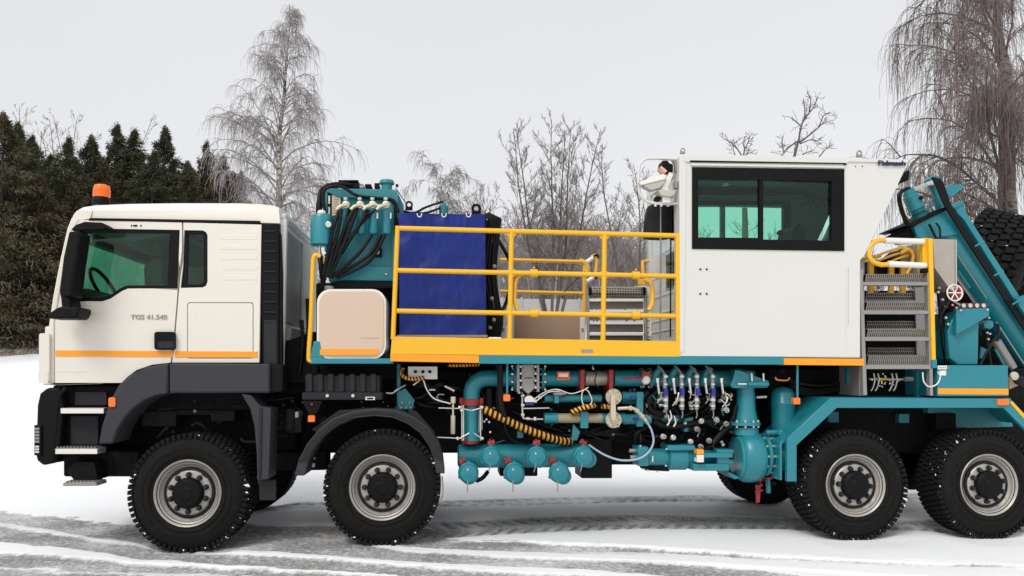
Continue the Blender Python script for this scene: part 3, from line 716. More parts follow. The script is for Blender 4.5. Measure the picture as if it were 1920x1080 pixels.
# folded deck ladder
dl = PT("deck_ladder", STEELD, [(1103, 540, 1.05), (1103, 640, 1.05)], 3.6, sm=False)
PT("ladder_stile", STEELD, [(1210, 540, 1.05), (1210, 640, 1.05)], 3.2, sm=False, parent=dl)
PC("ladder_roller", PERF, (1108, 547, 1.05), [(0, 11), (98, 11)], axis='x', parent=dl, n=18)
PC("ladder_roller_end", BLK, (1104, 546, 1.0), [(0, 8), (4, 8)], axis='x', parent=dl, n=12); PC("ladder_roller_end", BLK, (1205, 546, 1.0), [(0, 8), (4, 8)], axis='x', parent=dl, n=12)
for y0, y1 in ((565, 579), (586, 600), (608, 623), (629, 640)):
    PB("ladder_tread", PERFD, 1107, y0, 1206, y1, 1.06, 1.09, .002, parent=dl)
    PB("tread_edge", PALE, 1106, y0 - 5, 1207, y0, 1.0, 1.07, .002, parent=dl)
PB("ladder_cover", PALE, 1209, 542, 1222, 636, 1.08, 1.12, .004, parent=dl)
for y in (600, 613, 622, 630, 556): PB("cover_print", GREYP, 1212, y, 1216 + rnd.uniform(0, 4), y + 2.5, 1.075, 1.085, 0, parent=dl)
PP("ladder_cover_top", PALE, [(1150, 541), (1208, 535), (1220, 540), (1222, 556), (1208, 556)], 1.13, 1.15, .003, parent=dl)

# ---- operator cabin
CB = 1.22                     # cabin depth
CABN = [(1275, 291), (1283, 289), (1703, 299), (1702, 307), (1622, 478), (1613, 488), (1613, 671), (1275, 668)]
win = [(1299, 314), (1582, 318), (1582, 469), (1299, 465)]
cw = part("cabin_wall", MB().plate(CABN, [win], .0, .04), WHITE, TRUCK, .005)
wf = part("window_frame", MB().plate([(1298, 313), (1583.5, 317), (1583.5, 470.5), (1298, 466.5)], [[(1309.5, 335), (1425, 336.5), (1425, 446), (1309.5, 445)], [(1431.5, 336.5), (1560, 339), (1560, 451), (1431.5, 449)]], -.012, .06), BLK, cw, .003)
part("window_pane", MB().plate([(1307, 333), (1429, 335), (1429, 449), (1307, 448)], [], .022, .005), GL, cw, 0)
part("window_pane", MB().plate([(1428, 334), (1563, 336), (1563, 454), (1428, 452)], [], .030, .005), GL, cw, 0)
# ceiling, floor, rear sloping wall, back wall with windows
def slab(name, a, b_, Y0, Y1, th, m, parent=TRUCK, bev=.004):
    A, B = P(a[0], a[1], .0), P(b_[0], b_[1], .0); d = (B - A); nrm = Vector((-d.z, 0, d.x)).normalized() * th
    return part(name, MB().prism3([Vector((p.x, Y0, p.z)) for p in (A, B, B + nrm, A + nrm)], Vector((0, Y1 - Y0, 0))), m, parent, bev)
slab("cabin_roof", (1276, 292), (1700, 301), .041, CB, -.03, WHITE)
slab("cabin_ceiling", (1280, 300), (1690, 309), .045, CB-.01, -.01, INTL, bev=0)
slab("cabin_floor", (1276, 655), (1612, 658), .041, CB, .02, INT)
slab("sloping_wall", (1699, 303), (1622, 476), .041, CB, .03, WHITE)
slab("cabin_rear_wall", (1612, 486), (1612, 668), .041, CB, .03, WHITE)
bw = [(1277, 296), (1690, 305), (1610, 482), (1608, 662), (1277, 662)]
def px_at0(pts, Yb):           # carry an outline drawn on the near wall straight back to depth Yb
    return [Vector((P(x, y, 0).x, Yb, P(x, y, 0).z)) for x, y in pts]
def plate3(loops, th):
    n = sum(len(l) for l in loops); flat = [p for l in loops for p in l]; tr = geometry.tessellate_polygon(loops); d = Vector((0, th, 0)); o = 0
    fs = [tuple(t) for t in tr] + [tuple(i + n for i in reversed(t)) for t in tr]
    for l in loops:
        m = len(l); fs += [(o+i, o+(i+1) % m, o+(i+1) % m + n, o+i+n) for i in range(m)]; o += m
    return MB().add(flat + [p + d for p in flat], fs)
holes = [[P(x, y, CB) for x, y in h] for h in ([(1290, 386), (1353, 386), (1353, 452), (1290, 452)], [(1360, 386), (1470, 388), (1470, 452), (1360, 452)])]
part("cabin_wall", plate3([px_at0(bw, CB)] + holes, .04), INTL, TRUCK, .0, label="far wall of the cabin with its windows")
part("window_pane", MB().plate([(1285, 383), (1480, 385), (1480, 456), (1285, 454)], [], CB + .045, .005), GL, TRUCK, 0)
part("cabin_outer_skin", plate3([px_at0(bw, CB + .055)] + [[p + Vector((0, .055, 0)) for p in h] for h in holes], .02), WHITE, TRUCK, 0)
PB("window_header", BLK, 1285, 376, 1482, 385, CB - .06, CB, .004)
PB("window_header", INTL, 1285, 360, 1600, 370, CB - .08, CB, .006)
PP("interior_ducting", BLK, [(1300, 352), (1480, 354), (1530, 362), (1470, 364), (1300, 362)], CB - .2, CB - .1, .01)
PB("cabin_post", BLK, 1470, 380, 1482, 470, CB - .07, CB, .003)
PP("operator_seat", BLK, [(1490, 425), (1500, 418), (1510, 422), (1512, 480), (1480, 480), (1486, 440)], .5, .9, .02)
PC("joystick", BLK, (1464, 436, .8), [(0, 5), (6, 5), (7, 2)], axis='y', n=10)
PC("ceiling_lamp", PALE, (1360, 345, .7), [(0, 6), (-3, 6), (-4, 1)], axis='z', n=14)
for k in range(14):
    PT("coiled_cable", HOSE, [(1500 + rnd.uniform(0, 55), 350 + rnd.uniform(0, 40), .3), (1500 + rnd.uniform(0, 55), 350 + rnd.uniform(0, 45), .35), (1500 + rnd.uniform(0, 55), 350 + rnd.uniform(0, 40), .3)], 1.2, n=5)
# left wall of cabin with a window and door panels
X0 = P(1276, 400, 0).x
def zat(y): return P(1276, y, 0).z
lw = plate3([[Vector((p[0], 0, p[1])) for p in l] for l in ([(.04, zat(668)), (CB, zat(668)), (CB, zat(292)), (.04, zat(292))], [(.22, zat(455)), (CB-.1, zat(455)), (CB-.1, zat(320)), (.22, zat(320))])], .03)
lw.v = [(X0 + v[1], v[0], v[2]) for v in lw.v]
part("cabin_end_wall", lw, WHITE, TRUCK, 0)
part("window_pane", MB().box((X0 + .012, .18, zat(460)), (X0 + .016, CB - .06, zat(316))), glass("clear_end_glass", (.72, .80, .78), 3.0), TRUCK)
for k, y in enumerate((500, 540, 575, 590, 612, 635)):
    part("door_rib", MB().box((X0 - .008, .25, zat(y + 3)), (X0, CB - .1, zat(y))), PALE, TRUCK, .002)
part("door_window", MB().box((X0 - .012, .22, zat(535)), (X0 - .004, .5, zat(460))), GL, TRUCK, .002)
part("door_window", MB().box((X0 - .010, .24, zat(530)), (X0 - .0, .48, zat(465))), BLK, TRUCK, .002)
PT("door_bar", BLKM, [(1258, 385, .2), (1257, 632, .2)], 1.4, sm=False)
PT("door_bar", STEELD, [(1239, 383, .3), (1238, 636, .3)], 1.6, sm=False)
# trims of near wall
PP("roof_band", WHITE, [(1283, 288.5), (1704, 299), (1702, 305), (1590, 303), (1590, 306), (1283, 303)], -.014, .0, .003)
PP("drip_edge", BLK, [(1294, 300.5), (1587, 305.5), (1587, 309), (1584, 309), (1583, 307), (1298, 303.5), (1294, 304)], -.018, -.002, .001)
PP("trim_strip", WHITE, [(1295, 306), (1585, 311), (1585, 315), (1295, 310)], -.02, .0, .003)
PP("corner_post", WHITE, [(1274, 292), (1287, 290), (1287, 330), (1283, 660), (1275, 660)], -.006, .0, .003)
PP("rear_edge_trim", WHITE, [(1585, 500), (1586.2, 500), (1586.2, 668), (1585, 668)], -.003, .0, .0)
PB("rear_seam", GREYP, 1590, 500, 1590.7, 610, -.001, .003, 0)
PB("sill_plate", WHITE, 1277, 662, 1612, 667.5, -.004, .0, .001, slope=.005)
for x, y in ((1313, 505), (1325, 505), (1313, 551), (1325, 551)): PC("panel_bolt", BLKM, (x, y, .0), [(0, 2.0), (-1.5, 1.6), (-1.7, .2)], n=10, parent=cw)
for x in (1604, 1617): PC("panel_bolt", BLK, (x, 312, -.014), [(0, 1.2), (-1, 1), (-1.1, .2)], n=8)
lettering("Fidmash", 1647, 310.5, 1698, -.016, NAVY, 10, cw, .025, slope=.01)
lug(1611, 287, 4.2, .2, STEELD); lug(1280, 282, 3.6, .2, STEELD)
PP("work_lamp", BLK, [(1696, 325), (1704, 318), (1706, 324), (1704, 338), (1692, 335)], .1, .3, .004)
PB("cabin_back_panel", STEELD, 1611, 488, 1621, 742, .10, .5, .003)

# camera and lamps on the cabin corner
gd = PT("lamp_guard", WHITE, [(1273, 299, .12), (1225, 297, .12), (1207, 300, .12), (1199, 312, .12), (1197, 335, .12), (1199, 360, .12), (1208, 374, .12), (1228, 381, .12), (1273, 382, .12)], 2.8, k=5)
for x in (1229, 1240, 1252): PC("guard_clip", PALE, (x, 387, .12), [(0, 2.5), (6, 1.5)], axis='z', parent=gd, n=6)
PP("cctv_camera", mat("camera_grey", (.42, .40, .36), .45), [(1206, 345), (1243, 334), (1247, 342), (1238, 352), (1222, 357), (1208, 350)], .05, .14, .006)
PP("cctv_hood", PALE, [(1198, 341), (1244, 326), (1250, 330), (1246, 336), (1202, 347)], .04, .15, .004)
PC("cctv_lens", BLK, (1204, 343, .1), [(0, 4), (-5, 3.6), (-5.5, 1)], axis='x', n=12)
PP("lamp_arm", PALE, [(1240, 352), (1256, 322), (1263, 327), (1252, 352), (1262, 364), (1234, 364)], .08, .16, .005)
PP("camera_base", mat("bracket_grey", (.45, .44, .38), .5), [(1234, 356), (1268, 356), (1266, 364), (1258, 369), (1240, 367)], .05, .2, .006)
PP("flood_lamp", BLK, [(1242, 301), (1252, 301), (1256, 306), (1262, 308), (1262, 322), (1250, 320), (1240, 313)], .08, .22, .005)
PP("flood_lamp_glass", mat("lamp_reflector", (.75, .42, .25), .3), [(1238, 313), (1241, 311), (1251, 320), (1248, 324)], .08, .22, .002)
PP("lamp_bracket", STEELD, [(1260, 300), (1272, 300), (1272, 322), (1266, 322), (1265, 306)], .1, .14, .002)
PP("camera_foot", PALE, [(1242, 368), (1256, 368), (1258, 380), (1243, 380)], .08, .16, .003)
PP("junction_box", BLK, rrect(1228, 368, 1239, 377, 3), .1, .16, .003)
PB("side_switch", STEELD, 1266, 340, 1272, 352, .05, .12, .002)

# ---- rear ladder
def grating(x0, x1, y0, y1, Y, parent, n, w=1.0):
    g = MB(); st = (x1 - x0)/n
    for k in range(n):
        x = x0 + st*k; sk = 3.0
        g.prism([(x + sk, y0), (x + sk + st*.5*w, y0), (x + st*.5*w, y1), (x, y1)], Y, Y + .008)
    for q in (.0, .45, .92):
        y = y0 + (y1 - y0)*q; g.prism([(x0 + 1, y), (x1, y), (x1, y + 1.1), (x0 + 1, y + 1.1)], Y - .001, Y + .006)
    o = part("step_grating", g, GRATE, parent, ang=0); o['kind'] = 'stuff'
GRATE = mat("step_grating_metal", (.25, .225, .20), .5, metal=.3, var=.3, scale=12)
sl = PP("rear_ladder", STEELD, [(1612, 505), (1618, 505), (1626, 741), (1619, 741)], .0, .06, .003)
PP("ladder_stile", STEELD, [(1739, 515), (1745, 515), (1750, 742), (1744, 742)], .0, .06, .003, parent=sl)
PP("ladder_side_plate", STEELD, [(1716, 540), (1740, 536), (1744, 690), (1720, 690)], .30, .32, .002, parent=sl)
for i, (h0, h1, l1) in enumerate(((514, 529, 535), (567, 582, 589), (617, 632, 639), (667, 684, 692))):
    xl, xr_ = 1619 + i*1.6, 1740 + i*1.4
    PP("ladder_tread", BLKM, [(xl + 3, h0), (xr_ - 3, h0 + 1), (xr_, h1 + 1), (xl, h1)], .06, .08, .002, parent=sl)
    grating(xl + 3, xr_ - 2, h0, h1, .05, sl, 31)
    PB("tread_edge", STEELD, xl - 1, h1, xr_ + 1, l1, -.005, .07, .003, parent=sl)
    if i < 3:
        PB("ladder_tread", BLKM, xl + 4, h1 + 20, xr_ - 26, h1 + 34, .35, .37, .002, parent=sl)
        grating(xl + 4, xr_ - 26, h1 + 20, h1 + 34, .34, sl, 25, .6)
        PB("tread_edge", STEELD, xl + 4, h1 + 34, xr_ - 14, h1 + 38, .30, .37, .002, parent=sl)
WB("ladder_back", BLKM, 1622, 690, 1760, 745, .55, .9, .004)
WB("ladder_back", BLKM, 1622, 545, 1745, 690, .75, .85, .004)
PT("hand_grip", PALE, [(1659, 451, .02), (1731, 453, .02)], 5.6, sm=False); PT("hand_grip", PALE, [(1665, 495, .02), (1735, 498, .02)], 5.8, sm=False)
PT("ladder_loop", YEL, [(1660, 450, .02), (1643, 452, .02), (1631, 463, .02), (1629, 478, .02), (1636, 490, .02), (1650, 496, .02), (1666, 496, .02)], 4.6, k=5)
PP("ladder_post", YEL, [(1730, 446), (1740, 446), (1741, 502), (1731, 502)], .02, .07, .003)
PP("ladder_post", YELD, [(1724, 448), (1729, 448), (1730, 514), (1725, 514)], .10, .14, .003)
PP("ladder_post", YEL, [(1741, 447), (1749, 447), (1755, 675), (1748, 675)], -.02, .03, .003)
PB("post_foot", TEAL, 1748, 674, 1757, 690, -.02, .04, .003)
PB("post_clip", BLK, 1731, 503, 1741, 511, .0, .06, .003)
for i, (a, b_, r_) in enumerate((((1632, 485), (1695, 463), 2.4), ((1640, 492), (1705, 470), 2.2), ((1650, 500), (1712, 476), 2.2), ((1615, 488), (1650, 480), 3.4), ((1690, 466), (1712, 473), 4))):
    PT("yellow_pipe", YELD, [(a[0], a[1], .55), ((a[0]+b_[0])/2, (a[1]+b_[1])/2 - 2, .5), (b_[0], b_[1], .55)], r_)
PT("yellow_pipe", YELD, [(1688, 475, .5), (1703, 469, .5), (1712, 480, .5), (1707, 500, .5), (1700, 514, .5)], 3.2)
for x in (1630, 1668, 1690): PB("yellow_stanchion", YELD, x, 488, x + 9, 560, .6, .64, .003)
PP("dark_hopper", BLKM, [(1636, 488), (1700, 480), (1730, 456), (1730, 515), (1650, 515)], .66, 1.3, .01)
PP("tan_sheet", TAN, [(1690, 470), (1722, 460), (1728, 512), (1690, 512)], .64, .66, .002)
for k in range(6): PC("control_valve", rnd.choice((STEELD, CHROME, RED)), (1632 + rnd.uniform(0, 85), 530 + rnd.uniform(0, 24), .5), [(0, 3), (-4, 2.6), (-6, 1)], n=8)

# hydraulic valves below the ladder
PT("valve_pipe", CHROME, [(1630, 711, .3), (1712, 712, .3)], 2.2, sm=False)
PT("valve_pipe", YELD, [(1642, 711, .28), (1664, 711, .28)], 2.6, sm=False)
PC("valve_body", STEELD, (1696, 711, .25), [(0, 4.5), (16, 4.5)], axis='x', n=12)
for x in (1638, 1646, 1672, 1680): 
    PT("valve_handle", CHROME, [(x, 700, .26), (x + 2, 712, .25), (x - 1, 726, .26), (x - 5, 733, .26)], 1.5, k=3)
for k in range(22): PC("valve_bolt", CHROME, (1634 + rnd.uniform(0, 52), 711 + rnd.uniform(-14, 14), .24), [(0, 1.5), (-1.5, 1.3), (-1.6, .2)], n=6)
PT("cable_loop", PALE, [(1730, 698, .0), (1732, 715, .0), (1742, 725, .0), (1757, 720, .0), (1763, 706, .0), (1758, 697, .0)], 1.3)

# ---- stainless hopper, hose reel, column, side box
PP("stainless_hopper", STEEL, [(1750, 448), (1793, 449), (1794, 540), (1783, 545), (1776, 535), (1752, 502)], .18, .75, .004)
PT("hopper_edge", CHROME, [(1792.5, 450, .17), (1793.5, 540, .17)], 1.0, sm=False)
rl = PC("hose_reel", RED, (1790, 549, .25), [(0, 12), (-2, 14.5), (-6, 14.5), (-7, 12), (-5, 5), (-5, .5)])
cc = P(1790, 549, .18); q = SC(cc); ringpts = [cc + Vector((math.cos(a), 0, math.sin(a)))*15*q for a in [2*math.pi*k/24 for k in range(25)]]
part("reel_ring", MB().tube(ringpts, 1.5*q, 6), PALE, rl)
for k in range(3):
    a = k*math.pi/3; part("reel_spoke", MB().tube([cc - Vector((math.cos(a), 0, math.sin(a)))*13*q, cc + Vector((math.cos(a), 0, math.sin(a)))*13*q], 1.2*q, 5), PALE, rl)
PT("reel_hose", HOSE, [(1782, 562, .2), (1765, 590, .2), (1758, 620, .25)], 2); PT("reel_hose", STEELD, [(1779, 560, .2), (1790, 566, .2), (1800, 572, .2)], 2)
for k in range(9):
    PT("hydraulic_hose", HOSE, [(1756 + k*2.4, 520 + k*6, .4 + .03*k), (1762 + k*1.6, 580, .35 + .03*k), (1768 + k*2.2, 640, .35 + .02*k), (1774 + k, 684, .4)], 3)
for x, y in ((1758, 548), (1766, 562), (1760, 540), (1772, 575), (1776, 608), (1772, 596)): PC("pipe_fitting", CHROME, (x, y, .3), [(0, 2.6), (-4, 2.4), (-5, 1)], n=8)
cl = PP("teal_column", TEAL, [(1777, 620), (1781, 672), (1796, 684), (1834, 684), (1836, 600), (1836, 590), (1792, 584), (1784, 602)], .30, .75, .012)
PP("column_bracket", TEAL, [(1793, 579), (1855, 578), (1855, 592), (1793, 628)], .24, .30, .004, parent=cl)
vb2 = PB("valve_bank", mat("dark_red_block", (.10, .02, .02), .5), 1797, 568, 1852, 579, .26, .6, .004)
for k in range(4): PC("valve_cap", CHROME, (1806 + k*12.5, 573, .255), [(0, 4.2), (-2, 4), (-3, 2), (-3, .3)], parent=vb2, n=12)
for x, y in ((1785, 572), (1792, 577), (1800, 582), (1850, 581)): PC("pipe_fitting", CHROME, (x, y, .24), [(0, 2.2), (-3, 2), (-3.4, .4)], n=8)
bx = PP("side_box", TEAL, [(1758, 685), (1890, 685), (1891, 743), (1758, 743)], .0, .6, .006)
PP("orange_stripe", ORG_T, [(1759, 728), (1891, 729), (1891, 740), (1759, 739)], -.004, .0, 0, parent=bx)
PB("box_sticker", PALE, 1758.5, 685.5, 1775.5, 692.5, -.004, .0, 0, parent=bx); PB("box_sticker", PALE, 1762, 695, 1774, 704, -.004, .0, 0, parent=bx)
for k in range(4): PB("sticker_print", GREYP, 1761 + k*3.6, 688, 1763.2 + k*3.6, 690.5, -.006, -.003, 0, parent=bx)
lk = PP("linkage_knob", TEALD, [(1845, 606), (1853, 600), (1862, 602), (1864, 612), (1856, 618), (1846, 614)], .35, .45, .006)
for a in (((1842, 612), (1836, 618), (1840, 630)), ((1866, 608), (1872, 612), (1870, 640)), ((1852, 616), (1852, 640), (1858, 684)), ((1870, 630), (1850, 660), (1838, 684))):
    PT("hydraulic_hose", HOSE, [(p[0], p[1], .36) for p in a], 2.2)
for x, y in ((1850, 624), (1855, 626), (1853, 596), (1852, 636)): PC("pipe_fitting", CHROME, (x, y, .34), [(0, 2), (-3, 1.8), (-3.4, .4)], n=8)
PT("strut", BLK, [(1838, 684, .5), (1862, 640, .5)], 2.4, sm=False); PT("strut", TEAL, [(1866, 655, .5), (1882, 684, .5)], 2.6, sm=False)
PP("lever_plate", TEALD, [(1840, 650), (1850, 655), (1846, 672), (1838, 672)], .5, .52, .002); 

# ---- boom
BM = PT("boom_tube", TEAL, [(1752, 410, .75), (1940, 672, .75)], 29, sm=False, n=28)
PP("boom_head", TEAL, [(1713, 425), (1738, 408), (1775, 393), (1800, 440), (1748, 446), (1722, 447)], .55, 1.0, .008)
PP("boom_head_underside", BLKM, [(1690, 437), (1716, 424), (1724, 447), (1694, 444)], .6, 1.0, .004)
PP("boom_head_plate", BLKM, [(1697, 423), (1712, 425), (1775, 394), (1772, 388), (1757, 393), (1745, 402), (1703, 420)], .52, 1.05, .004)
PP("boom_rail", TEAL, [(1788, 386), (1806, 377), (1809, 390), (1812, 400), (1930, 584), (1930, 606), (1808, 412), (1796, 400)], .50, .62, .004)
PP("boom_flange", TEALD, [(1785, 386), (1805, 375), (1808, 381), (1790, 391)], .48, 1.0, .004)
for k in range(4):
    PT("hydraulic_hose", HOSE, [(1748 + k*4, 332 + k, .45), (1757 + k*4, 350, .45), (1774 + k*3, 388, .46), (1800 + k*3, 430, .5), (1845 + k*3, 500, .5), (1935 + k*3, 640, .5)], 2.6)
for x, y in ((1836, 457), (1872, 512), (1906, 566)): PT("hose_clamp", TEAL, [(x - 8, y + 5, .43), (x + 9, y - 5, .43)], 1.6, sm=False)
PT("boom_hose", HOSE, [(1742, 420, .50), (1752, 440, .50), (1757, 450, .5)], 2.4); PT("boom_hose", HOSE, [(1755, 418, .50), (1762, 428, .50), (1763, 446, .5)], 1.8)
def tilt_cyl(name, a, b_, r_, Y, m, parent=None, prof=None):
    A, B = P(a[0], a[1], Y), P(b_[0], b_[1], Y); L = (B - A).length; s = SC(A)
    pr = prof or [(0, .85), (.04, 1), (.3, 1), (.31, 1.08), (.36, 1.08), (.37, 1), (.96, 1), (1, .8)]
    return part(name, MB().lathe(A, (B - A), [(t*L, q*r_*s) for t, q in pr], 20), m, parent or TRUCK, ang=35)
m1 = tilt_cyl("boom_motor", (1700, 354), (1730, 414), 14, .7, TEALD, prof=[(0, .5), (.03, .8), (.2, .85), (.22, 1.0), (.5, 1.05), (.62, 1.12), (.64, .9), (.75, .85), (.8, 1.1), (1, 1.15)])
for k in range(4): tilt_cyl("motor_ring", (1722 + k*2.2, 396 + k*4.2), (1722.8 + k*2.2, 397.6 + k*4.2), 17, .7, TEALD, m1)
m2 = tilt_cyl("boom_motor", (1743, 332), (1770, 392), 13, .75, TEALD, prof=[(0, .6), (.05, 1), (.25, 1), (.27, .7), (.6, .7), (.62, 1), (1, 1)])
tilt_cyl("motor_collar", (1748, 342), (1750, 347), 15, .75, CHROME, m2)
PP("motor_cap", CHROME, [(1737, 343), (1752, 336), (1756, 341), (1741, 348)], .60, .9, .003, parent=m2)
for o in (0, 4): PT("hydraulic_hose", HOSE, [(1702 + o, 352, .55), (1686 + o, 362, .55), (1685 + o, 380, .55), (1695 + o, 412, .6), (1702 + o, 424, .6)], 2.4)
PT("pipe_run", PALE, [(1694, 360, .58), (1691, 375, .58), (1698, 400, .58), (1706, 410, .58)], 1.2); PT("pipe_run", TEALD, [(1742, 378, .6), (1752, 398, .6), (1770, 388, .6)], 2)
PP("sensor", BLKM, [(1724, 371), (1728, 366), (1732, 372), (1727, 375)], .6, .64, .002)
PP("boom_fin", TEAL, [(1771, 353), (1778, 347), (1803, 345), (1808, 347), (1806, 352), (1784, 370), (1778, 366)], .9, .98, .004)
PT("boom_cylinder", TEALD, [(1800, 500, 1.0), (1945, 745, 1.0)], 12, sm=False, n=18)
PT("boom_cylinder_rod", STEELD, [(1868, 640, .6), (1898, 690, .6)], 9, sm=False, n=16)
PT("boom_edge_rail", STEELD, [(1795, 478, .6), (1850, 560, .6)], 1.2, sm=False); PT("boom_edge_rail", STEELD, [(1868, 604, .5), (1925, 690, .5)], 1.4, sm=False); PT("boom_edge_rail", TEAL, [(1797, 508, .7), (1818, 540, .7)], 3, sm=False)
PT("boom_cylinder", TEAL, [(1880, 610, .8), (1950, 710, .8)], 14, sm=False, n=18)
PB("rear_gear_mass", BLKM, 1795, 600, 2000, 700, 1.2, 1.9, .02)
PP("boom_cradle", TEALD, [(1905, 560), (1930, 550), (1930, 600), (1912, 575)], .45, .5, .003)
for k in range(5): PT("hydraulic_hose", HOSE, [(1893, 690 + k*4, .4), (1905, 705 + k*3, .35), (1930, 712 + k*5, .4)], 3)
PC("swivel", BRASS, (1900, 705, .3), [(0, 8), (-4, 8), (-6, 4), (-6.5, .5)], n=12); PP("swivel_plate", TAN, [(1893, 708), (1910, 706), (1912, 722), (1893, 730)], .35, .42, .004)
# spare wheel: broad tyre with chunky tread, carried tilted behind the boom
ctr = P(1866, 506, 1.75); _e, _z = math.radians(-22), math.radians(-44); axd = Vector((math.cos(_e)*math.cos(_z), math.cos(_e)*math.sin(_z), math.sin(_e))); 
R, W = .71, .70
sp = thing("spare_wheel", None, None, ctr, parent=TRUCK)
t = MB(); t.lathe(ctr - axd*W/2, axd, [(.06, .34), (-.01, .37), (-.02, .45), (.0, .58), (.04, R-.03), (W-.04, R-.03), (W, .58), (W+.02, .45), (W+.01, .37), (W-.06, .34)], 72, closed=True)
u = axd.orthogonal().normalized(); w = axd.cross(u); nb = 44
for k in range(nb):
    for row in range(6):
        a = 2*math.pi*(k + (.5 if row % 2 else 0))/nb
        rad = u*math.cos(a) + w*math.sin(a); tan = axd.cross(rad)
        R3 = Matrix((tan, axd, rad)).transposed() @ Matrix.Rotation(rnd.choice((-.35, .35)) if row % 2 else .2, 3, 'Z')
        t.obox(ctr + axd*W*((row+.5)/6 - .5)*.98 + rad*(R - .012), .074, W/6*.84, .05, R3)
part("tyre", t, RUB, sp, .004, ang=30, seg=1)
part("rim", MB().lathe(ctr - axd*W*.4, axd, [(0, .1), (0, .34), (W*.8, .34), (W*.8, .1)], 32), RIM, sp)
sn = MB()
for k in range(90):
    a = rnd.uniform(0, 2*math.pi); rad = u*math.cos(a) + w*math.sin(a)
    if rad.z < .25: continue
    p = ctr + axd*rnd.uniform(-W/2, W/2) + rad*(R - .005); q = rnd.uniform(.008, .02)
    sn.add([p + Vector(d)*q for d in ((1.6,0,0),(0,1.6,0),(-1.6,0,0),(0,-1.6,0),(0,0,.6),(0,0,-.6))], [(0,1,4),(1,2,4),(2,3,4),(3,0,4),(1,0,5),(2,1,5),(3,2,5),(0,3,5)])
tag(part("packed_snow", sn, SNOWW, sp), kind="stuff")
PT("spare_wheel_carrier", BLKM, [(1850, 600, 1.5), (1935, 500, 1.5)], 8, sm=False)

# ---- rear fender
PP("rear_fender", TEAL, [(1462, 900), (1462, 829), (1477, 815), (1553, 745), (1893, 746), (1935, 792), (1935, 796), (1889, 750), (1556, 749), (1466, 833), (1466, 900)], .05, .62, .0)
ff = PP("fender_flange", TEAL, [(1476, 903), (1476, 822), (1557, 746), (1893, 747), (1935, 790), (1935, 818), (1882, 765), (1569, 765), (1494, 835), (1494, 903)], .0, .05, .005)
for k in range(17):
    x = 1478 + k*4.6; y = 815 - k*4.25
    PP("tread_plate_rib", TEAL, [(x - 3, y + 1), (x - 1.5, y - .5), (x, y + 1), (x - 1.5, y + 2.5)], .07, .6, .0)
for k in range(9): PP("tread_plate_rib", TEAL, [(1460.5, 832 + k*7.5), (1463, 832 + k*7.5), (1463, 835 + k*7.5), (1460.5, 835 + k*7.5)], .07, .6, 0)
PP("fender_marker_lamp", ORG_L, rrect(1871, 748.5, 1892, 759.5, 2), -.02, .02, .003)
PP("yellow_strip", YEL, [(1893, 754), (1899, 753), (1935, 792), (1935, 802)], -.008, .0, .001)
for x, y0, y1 in ((951, 682, 740), (1495, 684, 746)): 
    PT("marker_stalk", TEAL, [(x, y0, .06), (x, y1, .06)], 2.2, sm=False); PP("marker_lamp", ORG_L, rrect(x-7, y1, x+5.5, y1+12, 1.5), .0, .05, .003)
PC("cabin_jack", BLKM, (1465, 700, .3), [(0, 8), (8, 7)], axis='z', n=12)
PT("hook", ORG_T, [(1454, 707, .25), (1457, 712, .25), (1476, 713, .25), (1480, 708, .25)], 1.6, k=3)
WB("post_teal", TEALD, 1589, 690, 1597, 720, .3, .36, .003); WB("post_teal", TEALD, 1719, 695, 1730, 745, .3, .36, .003)
for k in range(6): PT("hydraulic_hose", HOSE, [(1480, 712 + k*5, .5), (1530, 722 + k*4 + rnd.uniform(-3, 3), .5), (1580, 716 + k*3, .5), (1618, 705 + k*3, .55)], 3.5)

# ---- piping under the deck
def flange(x, y, Y, r_, axis, m=TEAL, t=5, nb=8, parent=None):
    f = PC("flange", m, (x, y, Y), [(0, r_), (t, r_)], axis=axis, parent=parent)
    c = P(x, y, Y); s = SC(c); a = AX[axis]; u = a.orthogonal().normalized(); w = a.cross(u); b = MB()
    for k in range(nb):
        an = 2*math.pi*(k+.5)/nb; q = c + (u*math.cos(an) + w*math.sin(an))*r_*.82*s
        b.lathe(q - a*2.5*s, a, [(0, 1.7*s), ((t+5)*s, 1.7*s)], 6)
    part("flange_bolt", b, CHROME, f if parent is None else parent); return f
PT("suction_pipe", TEAL, [(962, 709, .35), (925, 709, .35), (906, 710, .35), (892, 718, .35), (885, 731, .35), (884, 750, .35)], 15.5, n=24, k=5)
PC("pipe_clamp", RED, (884, 760, .35), [(0, 17), (0.5, 20), (11, 20), (12, 17)], axis='z')
for x in (865, 903): PC("clamp_bolt", RED, (x, 752, .30), [(-6, 4), (6, 4)], axis='z', n=8)
PC("suction_pipe", TEAL, (884, 826, .35), [(0, 18), (10, 15.5), (56, 15.5), (62, 13), (66, 13)], axis='z', n=24)
PC("pipe_clamp", RED, (882, 832, .35), [(0, 15), (0.5, 17), (9, 17), (10, 15)], axis='z')
PP("bracket_plate", STEELD, [(898, 762), (905, 762), (905, 805), (897, 812)], .25, .28, .002)
for x in (866, 869, 901): PT("tie_rod", CHROME, [(x, 760, .22), (x, 826, .22)], 1.3, sm=False)
for a in (((862, 765), (884, 770)), ((884, 770), (906, 764)), ((862, 822), (880, 812)), ((906, 824), (888, 812)), ((820, 820), (864, 822)), ((822, 765), (862, 766))):
    PT("tie_rod", CHROME, [(a[0][0], a[0][1], .21), (a[1][0], a[1][1], .21)], 1.3, sm=False)
for x, y in ((862, 764), (904, 764), (858, 822), (904, 822), (866, 770)): PC("rod_nut", CHROME, (x, y, .2), [(0, 3.4), (-4, 3), (-5, 1)], n=8)
